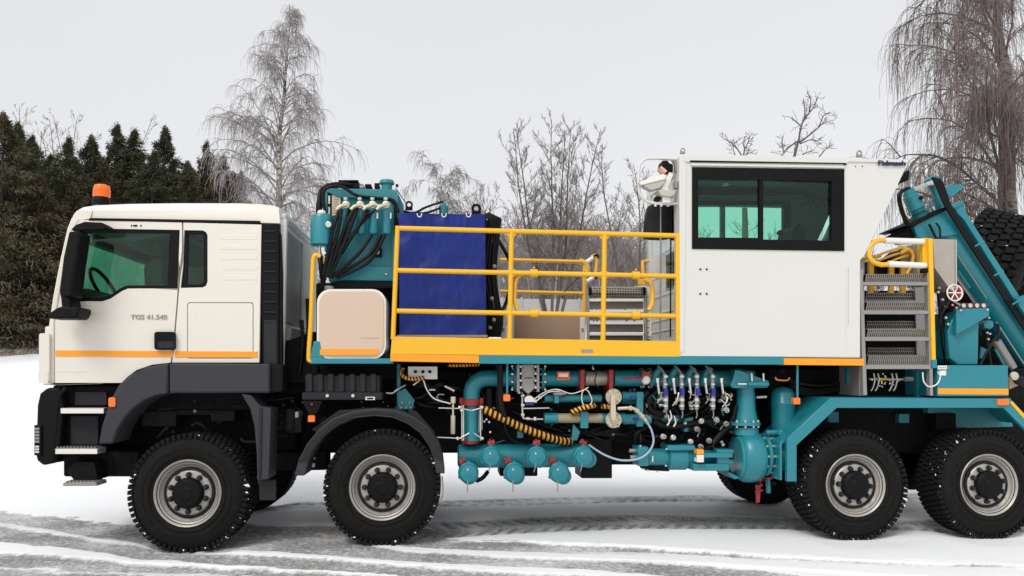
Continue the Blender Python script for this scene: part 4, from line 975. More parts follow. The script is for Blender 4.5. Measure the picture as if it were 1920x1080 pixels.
dm = PC("damper", BRASS, (849, 814, .2), [(0, 3), (2, 4.5), (34, 4.5), (36, 2), (58, 2), (58, 5), (70, 5)], axis='z', n=12)
mf = PC("manifold", TEAL, (858, 855, .42), [(0, 16), (3, 22), (247, 22), (251, 16)], axis='x', n=28)
for x, y, low_ in ((920, 855, 0), (1005, 855, 0), (1092, 855, 0), (878, 885, 1), (963, 885, 1), (1047, 885, 1)):
    yo = .06 if not low_ else .02
    br = PC("manifold_outlet", TEAL, (x, y, .45), [(0, 15), (-60, 15)], n=20)
    PC("outlet_cap", TEAL, (x, y, .16), [(0, 18.5), (-6, 19.5), (-14, 19), (-16, 16.5), (-20, 15), (-21, 8), (-22, .5)], parent=br, n=28)
    for k in range(3):
        a = math.radians(90 + 120*k); PC("cap_lug", TEAL, (x + 18.5*math.cos(a), y - 18.5*math.sin(a), .15), [(0, 3.4), (-10, 3)], parent=br, n=8)
    hx, hy = (x - 11, y - 22) if low_ else (x + 1, y - 25)
    PC("valve_stem", RED, (hx, hy + 12, .25), [(0, 3), (14, 3)], axis='z', parent=br, n=8)
    for k in range(5):
        a = rnd.uniform(0, math.pi); d = (7*math.cos(a), 7*math.sin(a))
        PT("valve_handle", RED, [(hx - d[0], hy - d[1], .16), (hx + d[0], hy + d[1], .15)], 1.9, sm=False, parent=br, n=6)
    PC("valve_hub", RED, (hx, hy, .18), [(0, 5), (-6, 4.4), (-7, 1)], parent=br, n=10)
    if low_: PT("cap_pin", STEELD, [(x - 1, y - 4, .06), (x - 1.5, y + 38, .06)], 1.1, sm=False, parent=br)
    else: PT("cap_chain", STEELD, [(x + 2, y - 4, .06), (x - 1, y + 18, .06), (x - 4, y + 30, .08)], 1.1, parent=br)
    PC("pin_head", CHROME, (x - 1, y - 5, .06), [(0, 2.2), (-2, 1.8)], parent=br, n=8)
# main horizontal pipe
PC("discharge_pipe", TEAL, (960, 709, .35), [(0, 15), (12, 15)], axis='x', n=24)
flange(962, 709, .35, 23, 'x'); flange(1014, 709, .35, 23, 'x')
fm = PP("flow_meter", STEELD, [(977, 683), (1004, 683), (1005, 727), (992, 738), (989, 738), (977, 727)], .18, .55, .006)
for x in (969, 1006):
    PB("meter_flange", STEELD, x, 683, x + 5.5, 735, .16, .58, .004, parent=fm)
    for k in range(4): PB("meter_stud", BLK, (x + 5.5) if x < 980 else x - 4, 689 + k*13, (x + 9.5) if x < 980 else x, 694.5 + k*13, .16, .25, .001, parent=fm)
    for k in range(4): PC("stud_nut", CHROME, (x + 7 if x < 980 else x - 2, 687.5 + k*13, .15), [(0, 2.2), (-3, 2), (-3.2, .4)], parent=fm, n=8)
for x in (960, 1022): 
    for k in range(4): PC("flange_nut", CHROME, (x, 687 + k*14.5, .15), [(0, 2), (-3, 1.8), (-3.2, .4)], n=8)
PB("meter_print", BLK, 984, 708, 998, 709.6, .176, .19, 0, parent=fm)
PC("meter_neck", STEELD, (990, 745, .3), [(0, 4), (10, 3)], axis='z', parent=fm, n=10)
PP("transmitter", PALE, [(984, 754), (984, 747), (989, 742), (996, 742), (1004, 749), (1005, 754)], .2, .35, .004); PB("transmitter_base", BLUE, 985, 754, 1001, 760, .22, .33, .003)
PC("discharge_pipe", TEAL, (1020, 709, .35), [(0, 15.5), (72, 15.5)], axis='x', n=24)
lb = PB("warning_label", ORG_L, 1045, 697, 1068, 712.5, .228, .245, .003); PB("label_face", PALE, 1048, 700, 1065, 707, .222, .235, .002, parent=lb); PB("label_bar", RED, 1048, 708, 1065, 710, .222, .235, 0, parent=lb)
for x in (1088, 1142): PP("pipe_clamp", RED, [(x, 693), (x + 9, 693), (x + 8, 728), (x + 4, 734), (x, 728)], .20, .5, .006)
PC("steel_pipe", STEEL, (1096, 709, .35), [(0, 14), (6, 15), (7, 13.5), (18, 13.5), (19, 14.5), (28, 14.5), (29, 13.5), (48, 13.5)], axis='x', n=24)
PT("sensor_cable", HOSE, [(1112, 685, .18), (1118, 700, .16), (1115, 716, .17), (1122, 728, .2)], 1.0)
PC("sensor", CHROME, (1112, 693, .25), [(0, 2.4), (8, 1.6)], axis='z', n=8)
PC("discharge_pipe", TEAL, (1150, 709, .35), [(0, 15.5), (58, 15.5)], axis='x', n=24)
PT("valve_lever", RED, [(1169, 710, .16), (1205, 709, .16)], 2.2, sm=False)
PC("ball_valve", PALE, (1210, 712, .22), [(0, 8), (-6, 8.5), (-9, 6), (-9.5, .5)], n=16); PC("ball_valve_ring", RED, (1211, 706, .2), [(0, 9), (-3, 9), (-3.5, 3)], n=16)
flange(1202, 709, .35, 20, 'x', STEELD, 3, 6); flange(1216, 709, .35, 20, 'x', STEELD, 3, 6)
# pipe with steep branches and steel valves
PC("valve_header", TEALD, (1218, 709, .42), [(0, 16), (160, 16)], axis='x', n=24)
PC("valve_header", TEALD, (1165, 748, .45), [(0, 10), (80, 10)], axis='x', n=20)
for i, x in enumerate((1229, 1260, 1291, 1322)): PT("branch_pipe", TEALD, [(x + 10, 690, .22), (x + 2, 700, .22), (x - 6, 718, .28)], 6.5, sm=False, n=12)
for i, (x, xb) in enumerate(((1246, 1249), (1277.5, 1279), (1306.5, 1306), (1335.5, 1337))):
    v = PT("steel_valve", STEELD, [(x, 701, .14), (x + .5, 725, .14), (xb, 740, .14), (xb, 768, .14)], 3.8, n=12)
    for y, r_, h in ((708, 5.2, 4), (722, 4.6, 3), (752, 5.2, 5), (763, 5, 4)): PC("valve_collar", CHROME, (x + (xb-x)*.6, y, .14), [(0, r_), (h, r_)], axis='z', parent=v, n=10)
    PB("valve_band", BLUE, x - .5, 728, x + 6.5, 742, .105, .17, .002, parent=v)
    PT("valve_tail", STEELD, [(xb, 768, .14), (xb + 1, 778, .15), (xb - 1, 784, .16)], 1.2, parent=v)
    PT("valve_inlet", STEELD, [(x, 701, .14), (x - 6, 692, .17), (x - 12, 686, .2)], 2.2, parent=v, sm=False)
for x in (1233, 1263, 1292.5, 1322.5, 1353):
    h = PT("valve_lever", CHROME, [(x, 712, .12), (x + 1, 724, .12), (x + 3, 738, .13)], 2.3)
    PC("lever_tip", PALE, (x, 713, .12), [(-4, 2.4), (4, 2.8)], axis='z', parent=h, n=8)
    for k in range(7):
        a, b_ = (x + rnd.uniform(-2, 20), 732 + rnd.uniform(0, 30)), (x + rnd.uniform(-2, 20), 735 + rnd.uniform(0, 34))
        PT("valve_linkage", rnd.choice((STEELD, STEELD, BRASS, CHROME)), [(a[0], a[1], .17), ((a[0]+b_[0])/2 + 3, (a[1]+b_[1])/2, .15), (b_[0], b_[1], .17)], 1.2, n=5, k=2)
for x, y in ((1242, 818), (1262, 821), (1294, 828), (1313, 837), (1329, 826), (1314, 790), (1342, 786), (1361, 795), (1305, 804), (1362, 768), (1357, 745)):
    n_ = PC("hose_coupling", STEELD if x % 2 else CHROME, (x, y, .25), [(0, 5.2), (-4, 5.2), (-5, 4), (-9, 3.7), (-9.5, 2.4), (-5, 2.2), (-5, .3)], axis=Vector((.35*rnd.uniform(-1, 1), 1, .3*rnd.uniform(-1, 1))), n=14)
    PT("hydraulic_hose", HOSE, [(x, y, .26), (x + 10, y + rnd.uniform(-10, 10), .34), (x + 28, y - 22, .42)], 5)
for x, y in ((1252, 790), (1264, 792), (1256, 782)): PT("lever", CHROME, [(x, y - 12, .2), (x + 3, y, .18), (x - 1, y + 8, .18)], 1.8)
PP("switch_box", TEALD, [(1281, 786), (1300, 782), (1300, 808), (1283, 810)], .3, .42, .004)
for a in (((1215, 735), (1203, 750), (1212, 775), (1240, 785)), ((1232, 735), (1216, 750), (1222, 770), (1250, 778)), ((1225, 790), (1260, 800), (1330, 790), (1372, 800)), ((1330, 840), (1350, 815), (1372, 790), (1380, 760))):
    PT("hydraulic_hose", HOSE, [(p[0], p[1], .3) for p in a], 6)
PC("cross_pipe", TEALD, (1218, 786, .4), [(0, 8), (60, 8)], axis='x', n=16); PC("cross_pipe", TEALD, (1225, 747, .35), [(0, 7), (18, 7)], axis='x', n=16)
# middle pipes
PC("return_pipe", TEALD, (1021, 747, .3), [(0, 7), (108, 7)], axis='x', n=16)
PC("return_pipe", TEAL, (1020, 784, .3), [(0, 9), (0.5, 10), (25, 10), (26, 9)], axis='x', n=16); PC("filter_tube", TANP, (1045, 784, .3), [(0, 9), (86, 9)], axis='x', n=20)
PC("return_pipe", TEAL, (1128, 784, .3), [(0, 9.5), (44, 9.5)], axis='x', n=16); PC("return_pipe", TEAL, (1168, 786, .3), [(0, 9.5), (52, 9.5)], axis='x', n=16)
PC("return_pipe", TEALD, (1166, 742, .3), [(0, 8), (40, 8)], axis='x', n=16)
PB("pipe_bracket", TEAL, 1089, 772, 1103, 803, .24, .32, .003); PB("pipe_bracket", TEAL, 1194, 735, 1206, 800, .24, .30, .003); PP("pipe_bracket", TEALD, [(1075, 795), (1088, 810), (1082, 826), (1072, 826)], .3, .34, .002)
PB("pipe_bracket", TEALD, 1040, 742, 1048, 756, .2, .38, .003)
for x, y in ((1183, 745), (1188, 786)): PB("blue_tag", BLUE, x, y - 3, x + 9, y + 3, .22, .24, .001)
for y in (744, 787):
    d = PC("union_disc", BRASS, (1149.5, y, .22), [(0, 15), (-3, 15.5), (-6, 15), (-7, 8), (-9, 7), (-9.5, .5)], n=28)
    for k in range(8): PC("disc_bolt", STEELD, (1149.5 + 13*math.cos(k*.785), y + 13*math.sin(k*.785), .175), [(0, 1.5), (-2, 1.2)], parent=d, n=6)
PP("union_bridge", BRASS, [(1146, 740), (1154, 740), (1156, 786), (1148, 792), (1145, 780)], .10, .16, .006)
PT("union_outlet", BRASS, [(1158, 766, .16), (1180, 765, .14), (1192, 768, .14), (1204, 780, .14), (1212, 790, .14)], 3.2)
for x, y in ((1182, 765), (1194, 770), (1204, 780)): PC("outlet_nut", BRASS, (x, y, .14), [(-3, 4.6), (3, 4.6)], axis=Vector((1, 0, -.6)), n=8)
PT("pressure_hose", BLUEH, [(1212, 790, .14), (1222, 808, .12), (1225, 830, .12), (1214, 850, .12), (1194, 861, .12), (1165, 863, .14), (1138, 855, .16), (1118, 844, .2), (1104, 834, .22)], 2.0)
def corrugated(pts, r_, name="corrugated_hose", pitch=9.0):
    w = path3(pts, True, 10); s = SC(w[0]); L = [0]
    for i in range(1, len(w)): L.append(L[-1] + (w[i] - w[i-1]).length)
    o = part(name, MB().tube(w, r_*s*.9, 14), mat("orange_hose", (.75, .33, .03), .45) if "orange_hose" not in bpy.data.materials else bpy.data.materials["orange_hose"], TRUCK, ang=60)
    hp = []; N = int(L[-1]/(pitch*s)*12)
    for k in range(N):
        t = L[-1]*k/(N-1); i = max(j for j in range(len(L)) if L[j] <= t + 1e-9); i = min(i, len(w)-2)
        f = (t - L[i])/max(1e-9, L[i+1]-L[i]); p = w[i].lerp(w[i+1], f); d = (w[i+1]-w[i]).normalized(); u = d.cross(Vector((0, 1, 0))).normalized(); v = d.cross(u)
        a = 2*math.pi*t/(pitch*s); hp.append(p + (u*math.cos(a) + v*math.sin(a))*r_*s*.93)
    part("hose_spiral", MB().tube(hp, r_*s*.30, 5), HOSE, o)
corrugated([(906, 766, .22), (925, 776, .2), (950, 788, .2), (985, 804, .2), (1020, 817, .22), (1050, 826, .28), (1070, 828, .34)], 8)
corrugated([(1070, 774, .22), (1088, 766, .2), (1105, 762, .2), (1116, 760, .24)], 5.5, pitch=7); corrugated([(1128, 762, .24), (1144, 763, .24)], 5, pitch=7)
corrugated([(840, 685, .35), (870, 685, .35), (898, 684, .4)], 3.5, pitch=6); corrugated([(756, 690, .3), (752, 700, .25), (762, 709, .22), (780, 711, .22), (796, 708, .22)], 4, pitch=6)
PT("black_pipe", HOSE, [(938, 684, .2), (938, 740, .2), (941, 765, .18), (948, 790, .2)], 5.5)
PT("black_pipe", HOSE, [(932, 684, .5), (933, 780, .5)], 6, sm=False); PT("thin_hose", HOSE, [(945, 790, .2), (950, 812, .18), (965, 828, .2), (990, 832, .25)], 1.5)
PB("grey_strut", DGREY, 912, 728, 922, 765, .5, .55, .003)
for x, y in ((912, 786), (908, 790), (917, 791), (919, 810)): PC("pipe_fitting", CHROME, (x, y, .3), [(0, 2.4), (-3, 2)], n=8)
PT("instrument_tube", CHROME, [(979, 735, .25), (980, 778, .22), (986, 785, .22), (1018, 786, .25)], 1.7, k=4); PT("instrument_tube", CHROME, [(981, 766, .22), (1030, 765, .22)], 1.3, sm=False)
for x, y in ((980, 742), (980, 760), (980, 778), (990, 785), (1003, 785), (1004, 752), (1012, 745), (973, 735)): PC("tube_nut", CHROME, (x, y, .22), [(-3, 3), (3, 3)], axis=rnd.choice(('x', 'z')), n=8)
for a in (((1006, 752), (1018, 742), (1030, 735), (1050, 733)), ((1002, 748), (1022, 735), (1045, 730), (1070, 738), (1092, 732), (1103, 726)), ((1103, 726), (1092, 735), (1092, 755), (1102, 762), (1110, 752), (1104, 735), (1098, 730))):
    PT("signal_cable", PALE, [(p[0], p[1], .18) for p in a], 1.0)
PP("small_sensor", STEELD, [(1036, 738), (1048, 732), (1060, 735), (1062, 740), (1040, 741)], .2, .28, .003); PB("small_sensor_base", BLUE, 1037, 740, 1054, 745, .21, .27, .002)
PB("teal_tag", TEAL, 970, 809, 981, 821, .3, .34, .002)
for a in (((880, 700), (920, 760), (960, 800)), ((960, 770), (1000, 790), (1060, 812)), ((1000, 690), (1040, 690), (1080, 686)), ((1050, 800), (1100, 812), (1160, 805)), ((1100, 815), (1150, 812), (1240, 820)), ((1180, 800), (1220, 830), (1260, 800))):
    PT("hydraulic_hose", HOSE, [(p[0], p[1], .55) for p in a], 5)
for k in range(9): PC("bolt_head", STEELD, (1110 + k*10, 814, .68), [(0, 2), (-2, 1.6)], n=6)
# control box and small parts between the axle and the piping
jb = PB("junction_box", PALE, 765, 687, 820, 711, .28, .42, .004)
for x in (779, 793, 806): PC("cable_gland", BLK, (x, 697, .28), [(0, 3.2), (-4, 3), (-4.5, 1)], parent=jb, n=10)
PT("signal_cable", PALE, [(775, 722, .25), (792, 712, .24), (800, 730, .24), (815, 748, .24), (845, 757, .22)], 1.3)
PP("teal_bracket", TEALD, [(744, 735), (760, 728), (777, 750), (774, 768), (746, 768)], .35, .4, .003); PB("teal_post", TEALD, 744, 682, 751, 768, .4, .45, .003)
for x, y in ((754, 755), (768, 755), (752, 764), (762, 764), (770, 764)): PC("bracket_bolt", STEELD, (x, y, .34), [(0, 2.4), (-3, 2)], n=8)
PT("air_pipe", CHROME, [(724, 737, .3), (736, 737, .3), (744, 731, .3), (760, 722, .35)], 1.8); PT("steel_rod", PALE, [(834, 724, .3), (852, 733, .3)], 2.0, sm=False); PT("steel_rod", PALE, [(805, 731, .3), (816, 731, .3)], 1.6, sm=False)
PT("grey_ring", STEELD, [(833, 740, .3), (822, 740, .3), (820, 748, .3), (828, 752, .3)], 1.6)
for k in range(12):
    a = (750 + rnd.uniform(0, 90), 715 + rnd.uniform(0, 50)); PT("hydraulic_hose", HOSE, [(a[0], a[1], .5), (a[0] + 25, a[1] + rnd.uniform(-15, 15), .45), (a[0] + 50, a[1] + rnd.uniform(-20, 20), .5)], 4)
for k in range(16): 
    x, y = 540 + rnd.uniform(0, 290), 752 + rnd.uniform(0, 14); PC("chassis_bolt", STEELD, (x, y, .6), [(0, 1.8), (-2, 1.4)], n=6)
for x, y in ((770, 780), (782, 785), (604, 762)): PC("brake_chamber", BLKM, (x, y, .4), [(0, 10), (-14, 10), (-18, 6), (-19, 1)], n=16)
PT("rear_flap_edge", PALE, [(829, 893, .25), (831, 925, .25), (826, 940, .25)], 1.5)

for k in range(46):                                     # clutter of small lines and fittings behind the valves
    x, y = rnd.uniform(1200, 1365), rnd.uniform(728, 835)
    if k % 3 == 0: PT("hydraulic_hose", HOSE, [(x, y, .32), (x + rnd.uniform(-22, 22), y + rnd.uniform(5, 22), .28), (x + rnd.uniform(-30, 30), y + rnd.uniform(15, 40), .34)], rnd.uniform(2, 4), k=3, n=6)
    elif k % 3 == 1: PT("small_line", rnd.choice((STEELD, DGREY, TEALD, DGREY)), [(x, y, .26), (x + rnd.uniform(-9, 9), y + rnd.uniform(3, 12), .24)], 1.2, sm=False, n=5)
    else: PC("small_fitting", rnd.choice((STEELD, DGREY, CHROME, BLKM)), (x, y, .27), [(0, 3), (-4, 2.6), (-5, 1)], axis=Vector((rnd.uniform(-1, 1), .8, rnd.uniform(-1, 1))), n=7)
for k in range(44):
    x, y = rnd.uniform(915, 1195), rnd.choice((rnd.uniform(730, 770), rnd.uniform(796, 830)))
    if k % 3 == 0: PT("small_line", rnd.choice((DGREY, STEELD, TEALD)), [(x, y, .42), (x + rnd.uniform(-25, 25), y + rnd.uniform(-6, 8), .4)], 1.1, sm=False, n=5)
    elif k % 3 == 1: PC("small_fitting", rnd.choice((STEELD, DGREY, TEALD, CHROME)), (x, y, .40), [(0, 2.6), (-4, 2.2), (-5, 1)], n=7)
    else: PT("hydraulic_hose", HOSE, [(x, y, .45), (x + rnd.uniform(-30, 30), y + rnd.uniform(-8, 14), .40), (x + rnd.uniform(-50, 50), y + rnd.uniform(-10, 20), .46)], rnd.uniform(2, 3.5), k=3, n=6)
for k in range(34):                                     # brake and air lines round the front axles
    x, y = rnd.choice((rnd.uniform(250, 455), rnd.uniform(512, 570))), rnd.uniform(745, 830)
    if k % 2: PT("air_line", DGREY, [(x, y, .34), (x + rnd.uniform(-25, 25), y + rnd.uniform(-5, 10), .34), (x + rnd.uniform(-45, 45), y + rnd.uniform(-8, 18), .38)], rnd.uniform(1.2, 3), k=3, n=6)
    else: PC("chassis_fitting", rnd.choice((DGREY, STEELD, DGREY, BLK)), (x, y, .36), [(0, 3.4), (-4, 3), (-5, 1)], n=7)
for x0, x1, y0, y1 in ((265, 330, 770, 800), (330, 400, 745, 778), (395, 440, 750, 790)): PB("engine_bracket", DGREY, x0, y0, x1, y1, .5, .68, .01)

# ---- centrifugal pump
PP("elbow_bracket", TEAL, [(1369, 722), (1374, 712), (1378, 694), (1385, 694), (1441, 714), (1443, 722), (1438, 727), (1375, 728)], .16, .2, .004)
PC("pump_elbow", TEAL, (1372, 709, .32), [(0, 17), (12, 19), (30, 16)], axis='x', n=24)
PT("bracket_bar", TEAL, [(1402, 720, .12), (1440, 720, .12)], 4.6, sm=False); PT("bracket_bar", PALE, [(1384, 720, .12), (1400, 720, .12)], 1.5, sm=False)
for x in (1409, 1431): PT("bracket_pin", PALE, [(x, 700, .14), (x + 1, 715, .14)], 1.8, sm=False)
PC("pump_riser", TEAL, (1399, 792, .3), [(0, 23), (6, 21), (26, 17.5), (66, 16), (92, 18), (96, 16)], axis='z', n=32)
PC("riser_flange", TEAL, (1396, 797, .3), [(0, 29), (6, 29), (7, 24)], axis='z', n=32)
for k in range(10):
    a = 2*math.pi*k/10; c = P(1396, 797, .3); s = SC(c); q = c + Vector((math.cos(a), math.sin(a), 0))*25*s
    part("flange_bolt", MB().lathe(q + Vector((0, 0, -4*s)), (0, 0, 1), [(0, 2.2*s), (14*s, 2.2*s)], 6), CHROME, TRUCK)
PC("pump_neck", TEAL, (1399, 815, .3), [(0, 24), (14, 22)], axis='z', n=28)
vo = PC("pump_volute", TEAL, (1380, 856, .30), [(0, 20), (1, 36), (6, 43), (12, 47), (26, 48), (38, 46), (44, 42), (45, 25)], axis='x', n=40)
PC("volute_rim", TEAL, (1379, 856, .30), [(0, 38), (4, 42), (7, 40)], axis='x', parent=vo, n=40)
PC("suction_cover", TEAL, (1425, 852, .33), [(0, 30), (3, 40), (9, 40), (10, 32), (14, 30), (16, 38), (22, 38), (24, 22), (40, 20)], axis='x', parent=vo, n=36)
for k in range(12):
    a = 2*math.pi*k/12; c = P(1424, 852, .33); s = SC(c); q = c + Vector((0, math.cos(a), math.sin(a)))*36*s
    part("flange_bolt", MB().lathe(q, (1, 0, 0), [(0, 2.2*s), (22*s, 2.2*s)], 6), CHROME, vo)
PC("pump_housing", TEAL, (1198, 857, .33), [(0, 13), (1, 16), (52, 16), (53, 21), (55, 24), (88, 24), (90, 21), (102, 20), (104, 18), (140, 14), (142, 12), (176, 12)], axis='x', n=28)
PB("housing_top", TEAL, 1252, 835, 1304, 845, .18, .45, .01); PB("housing_plate", TEAL, 1305, 850, 1374, 858, .12, .4, .004); PB("housing_plate", TEALD, 1300, 870, 1368, 883, .15, .42, .006)
PB("housing_block", TEAL, 1345, 843, 1376, 870, .16, .44, .006); PB("housing_port", BLK, 1369, 850, 1376, 862, .14, .17, .002)
PB("housing_block", TEAL, 1197, 838, 1216, 874, .15, .4, .006); PB("housing_print", PALE, 1223, 855, 1225, 866, .16, .18, 0)
PB("orange_cap", ORG_T, 1307, 843, 1320, 852, .10, .2, .004); PB("white_cup", PALE, 1307, 853, 1320, 867, .10, .2, .004)
for x, y in ((1200, 836), (1249, 842), (1214, 882), (1248, 873), (1232, 884), (1207, 880)): PC("housing_bolt", CHROME, (x, y, .18), [(0, 2), (-3, 1.8)], n=8)
for x, y in ((1180, 845), (1182, 857)): PC("shaft_end", STEEL, (x, y, .3), [(0, 3.5), (18, 3.5)], axis='x', n=12)
PP("pump_foot", BLKM, [(1205, 872), (1255, 872), (1255, 884), (1210, 882)], .3, .5, .004); PP("pump_foot", TEALD, [(1366, 884), (1388, 896), (1378, 899), (1365, 890)], .2, .5, .004)
PC("vertical_tank", TEAL, (1469, 812, .4), [(0, 22), (54, 22), (55, 22.8), (57, 22.8), (58, 22), (74, 21), (82, 16), (86, 8), (87, .5)], axis='z', n=32)
PC("tank_leg", TEAL, (1458, 880, .42), [(0, 14), (50, 16), (66, 20)], axis='z', n=20)
PT("link_bar", TEAL, [(1436, 811, .22), (1500, 810, .22)], 5, sm=False); PC("bar_boss", TEAL, (1463, 811, .2), [(0, 7), (-6, 6), (-7, 2)], n=14)
PC("drain_pipe", TEAL, (1441, 924, .3), [(0, 4.5), (45, 4.5)], axis='z', n=14); PC("drain_clamp", RED, (1441, 898, .3), [(0, 9), (4, 9)], axis='z', n=12); PC("drain_clamp", BLKM, (1441, 893, .3), [(0, 8), (3, 8)], axis='z', n=12)
PP("drain_lever", RED, [(1419, 898), (1428, 898), (1425, 942), (1419, 943)], .25, .28, .003)
for y in (902, 912, 922): PT("lever_edge", RED, [(1416, y, .24), (1430, y - 3, .24)], 1.8, sm=False)
for x, y in ((1420, 890), (1428, 888), (1430, 900), (1450, 906), (1420, 905)): PC("pipe_fitting", BLKM, (x, y, .26), [(0, 4), (-5, 3.5)], n=8)
PC("suction_elbow", TEAL, (1452, 850, .42), [(0, 18), (26, 18)], axis='x', n=24)
for x, y in ((1352, 751), (1358, 767), (1296, 755), (1298, 765)): PC("fitting_glint", CHROME, (x, y, .2), [(0, 3.5), (-5, 3)], axis=Vector((1, .5, .2)), n=8)
PT("steel_rod", PALE, [(1418, 745, .4), (1437, 744, .4)], 2.4, sm=False)

# ---- things carried on the truck: tarpaulin and black jacket
def cloth_sheet(name, pts_uv, mat_, th=.006):
    pass
A, B, C_, D = P(748, 400, .24), P(909, 402, .24), P(908, 629, .24), P(749, 628, .24)
NU, NV = 70, 90
def surf(i, j, base, du, dv, nrm, amp=1.0, seed=0.0):
    u_, v_ = i/NU, j/NV
    p = base + du*u_ + dv*v_
    q = Vector((u_*3 + seed, v_*4, seed))
    d = noise.noise(q*1.2)*.03 + noise.noise(Vector((u_*14 + v_*6, v_*9 - u_*8, seed + 3)))*.006 + .012*abs(noise.noise(Vector((u_*5 - v_*5, u_*9 + v_*2, seed + 7))))
    for uu in (.13, .33, .56, .8):                       # folds gathered at the ties along the top edge
        ddx = u_ - uu - (v_*.35 if uu < .5 else -v_*.25); d += .022*math.exp(-(ddx/.018)**2)*max(0, 1 - v_*4.5)
    return p + nrm*d*amp
mb = MB()
vs, fs = [], []
for j in range(NV+1):
    for i in range(NU+1): vs.append(surf(i, j, A, B - A, D - A, Vector((0, -1, 0))))
fs = [(j*(NU+1)+i, j*(NU+1)+i+1, (j+1)*(NU+1)+i+1, (j+1)*(NU+1)+i) for j in range(NV) for i in range(NU)]
mb.add(vs, fs)
vs = []
for j in range(NV+1):
    for i in range(31): 
        p = B + Vector((0, 1.7*i/30, 0)) + (C_ - B)*(j/NV)
        vs.append(p + Vector((noise.noise(Vector((i*.15, j*.06, 4)))*.02*(1 if i else 0), 0, 0)) + (Vector((0, 0, 0)) if i else (surf(NU, j, A, B-A, D-A, Vector((0, -1, 0))) - p)))
mb.add(vs, [(j*31+i, j*31+i+1, (j+1)*31+i+1, (j+1)*31+i) for j in range(NV) for i in range(30)])
vs = []
for j in range(NV+1):
    for i in range(31):
        p = A + Vector((0, 1.7*i/30, 0)) + (D - A)*(j/NV)
        vs.append(p if i else surf(0, j, A, B-A, D-A, Vector((0, -1, 0))))
mb.add(vs, [(j*31+i, j*31+i+1, (j+1)*31+i+1, (j+1)*31+i) for j in range(NV) for i in range(30)])
vs = [A, B, B + Vector((0, 1.7, 0)), A + Vector((0, 1.7, 0))]; mb.add([v + Vector((0, 0, -.002)) for v in vs], [(0, 1, 2, 3)])
TARP = mat("blue_tarpaulin", (.004, .019, .175), .42, var=.15, bump=.45, bscale=9, spec=.3)
tp = part("tarpaulin", mb, TARP, None, ang=70)
tag(tp, "royal blue tarpaulin wrapped round the tall cooler behind the yellow railing", "tarpaulin")
for x in (786, 832, 878):
    o = PT("tie_cord", PALE, [(x - 4, 400, .20), (x - 2, 406, .2), (x + 3, 406, .2), (x + 5, 400, .2)], 1.0, parent=tp)
jm = MB(); prof = [(386, 1217, 1252), (392, 1213, 1257), (400, 1211, 1258), (412, 1209.5, 1258), (424, 1207, 1258), (436, 1206, 1257), (447, 1208, 1255)]
NJ = 26; vs = []
for (y, xa, xb) in prof:
    a, b_ = P(xa, y, .42), P(xb, y, .42); cx = (a + b_)/2; hw = (b_.x - a.x)/2
    for k in range(NJ):
        an = 2*math.pi*k/NJ; rr = 1 + .10*noise.noise(Vector((math.cos(an)*2, math.sin(an)*2, y*.05))) + .05*math.sin(an*9 + y*.05)
        vs.append(cx + Vector((math.cos(an)*hw*rr, math.sin(an)*.12*rr, 0)))
m_ = len(prof); jm.add(vs, [(i*NJ+k, i*NJ+(k+1) % NJ, (i+1)*NJ+(k+1) % NJ, (i+1)*NJ+k) for i in range(m_-1) for k in range(NJ)] + [tuple(range(NJ)), tuple(reversed(range((m_-1)*NJ, m_*NJ)))])
jk = part("cloth_cover", jm, CLOTH, None, ang=60)
tag(jk, "black cloth cover hanging from the white lamp guard at the cabin corner", "cloth")

# ------------------------------------------------------------------ THE GROUND
def vnoise(x, y, s, seed):
    r = np.random.RandomState(seed); g = r.rand(256, 256)
    X, Y = x/s, y/s; xi = np.floor(X).astype(int); yi = np.floor(Y).astype(int); fx = X - xi; fy = Y - yi
    fx = fx*fx*(3-2*fx); fy = fy*fy*(3-2*fy)
    a = g[xi % 256, yi % 256]; b = g[(xi+1) % 256, yi % 256]; c = g[xi % 256, (yi+1) % 256]; d = g[(xi+1) % 256, (yi+1) % 256]
    return (a*(1-fx)+b*fx)*(1-fy) + (c*(1-fx)+d*fx)*fy
def sstep(a, b, x): t = np.clip((x-a)/(b-a), 0, 1); return t*t*(3-2*t)
def terrain(x, y):
    """gentle rise of the field behind the truck"""
    yy = np.linspace(-20, 200, 1101); zz = np.interp(yy, [4.5, 8, 12, 16, 20, 26, 34, 50, 60, 90, 200], [0, .22, .9, 1.75, 2.45, 3.25, 4.1, 5.8, 6.6, 8, 8.5])
    zz = np.convolve(np.pad(zz, 10, mode='edge'), np.ones(21)/21, mode='valid'); zz = zz*(yy > 3.0)
    return np.interp(y, yy, zz)
xs = np.concatenate([-np.geomspace(600, 6.2, 70), np.arange(-6.0, 7.6, .026), np.geomspace(7.7, 600, 70)])
ys = np.concatenate([-np.geomspace(300, 3.0, 24), np.arange(-2.9, -1.6, .1), np.arange(-1.6, 3.4, .018), np.geomspace(3.45, 900, 90)])
X, Y = np.meshgrid(xs, ys)
Z = terrain(X, Y)
Z += (vnoise(X, Y, 2.3, 1) - .5)*.03*sstep(3, 6, Y) + (vnoise(X, Y, 9., 2) - .5)*.25*sstep(6, 16, Y)
fine = vnoise(X, Y, .05, 3) + .6*vnoise(X, Y, .025, 4); mid_ = vnoise(X, Y, .35, 5); big = vnoise(X + .3*mid_, Y*3, .9, 6)
near = (1 - sstep(3.2, 4.5, Y))*sstep(-40, -3, Y*1.0 + 0)
slush = np.zeros_like(X); H = np.zeros_like(X)
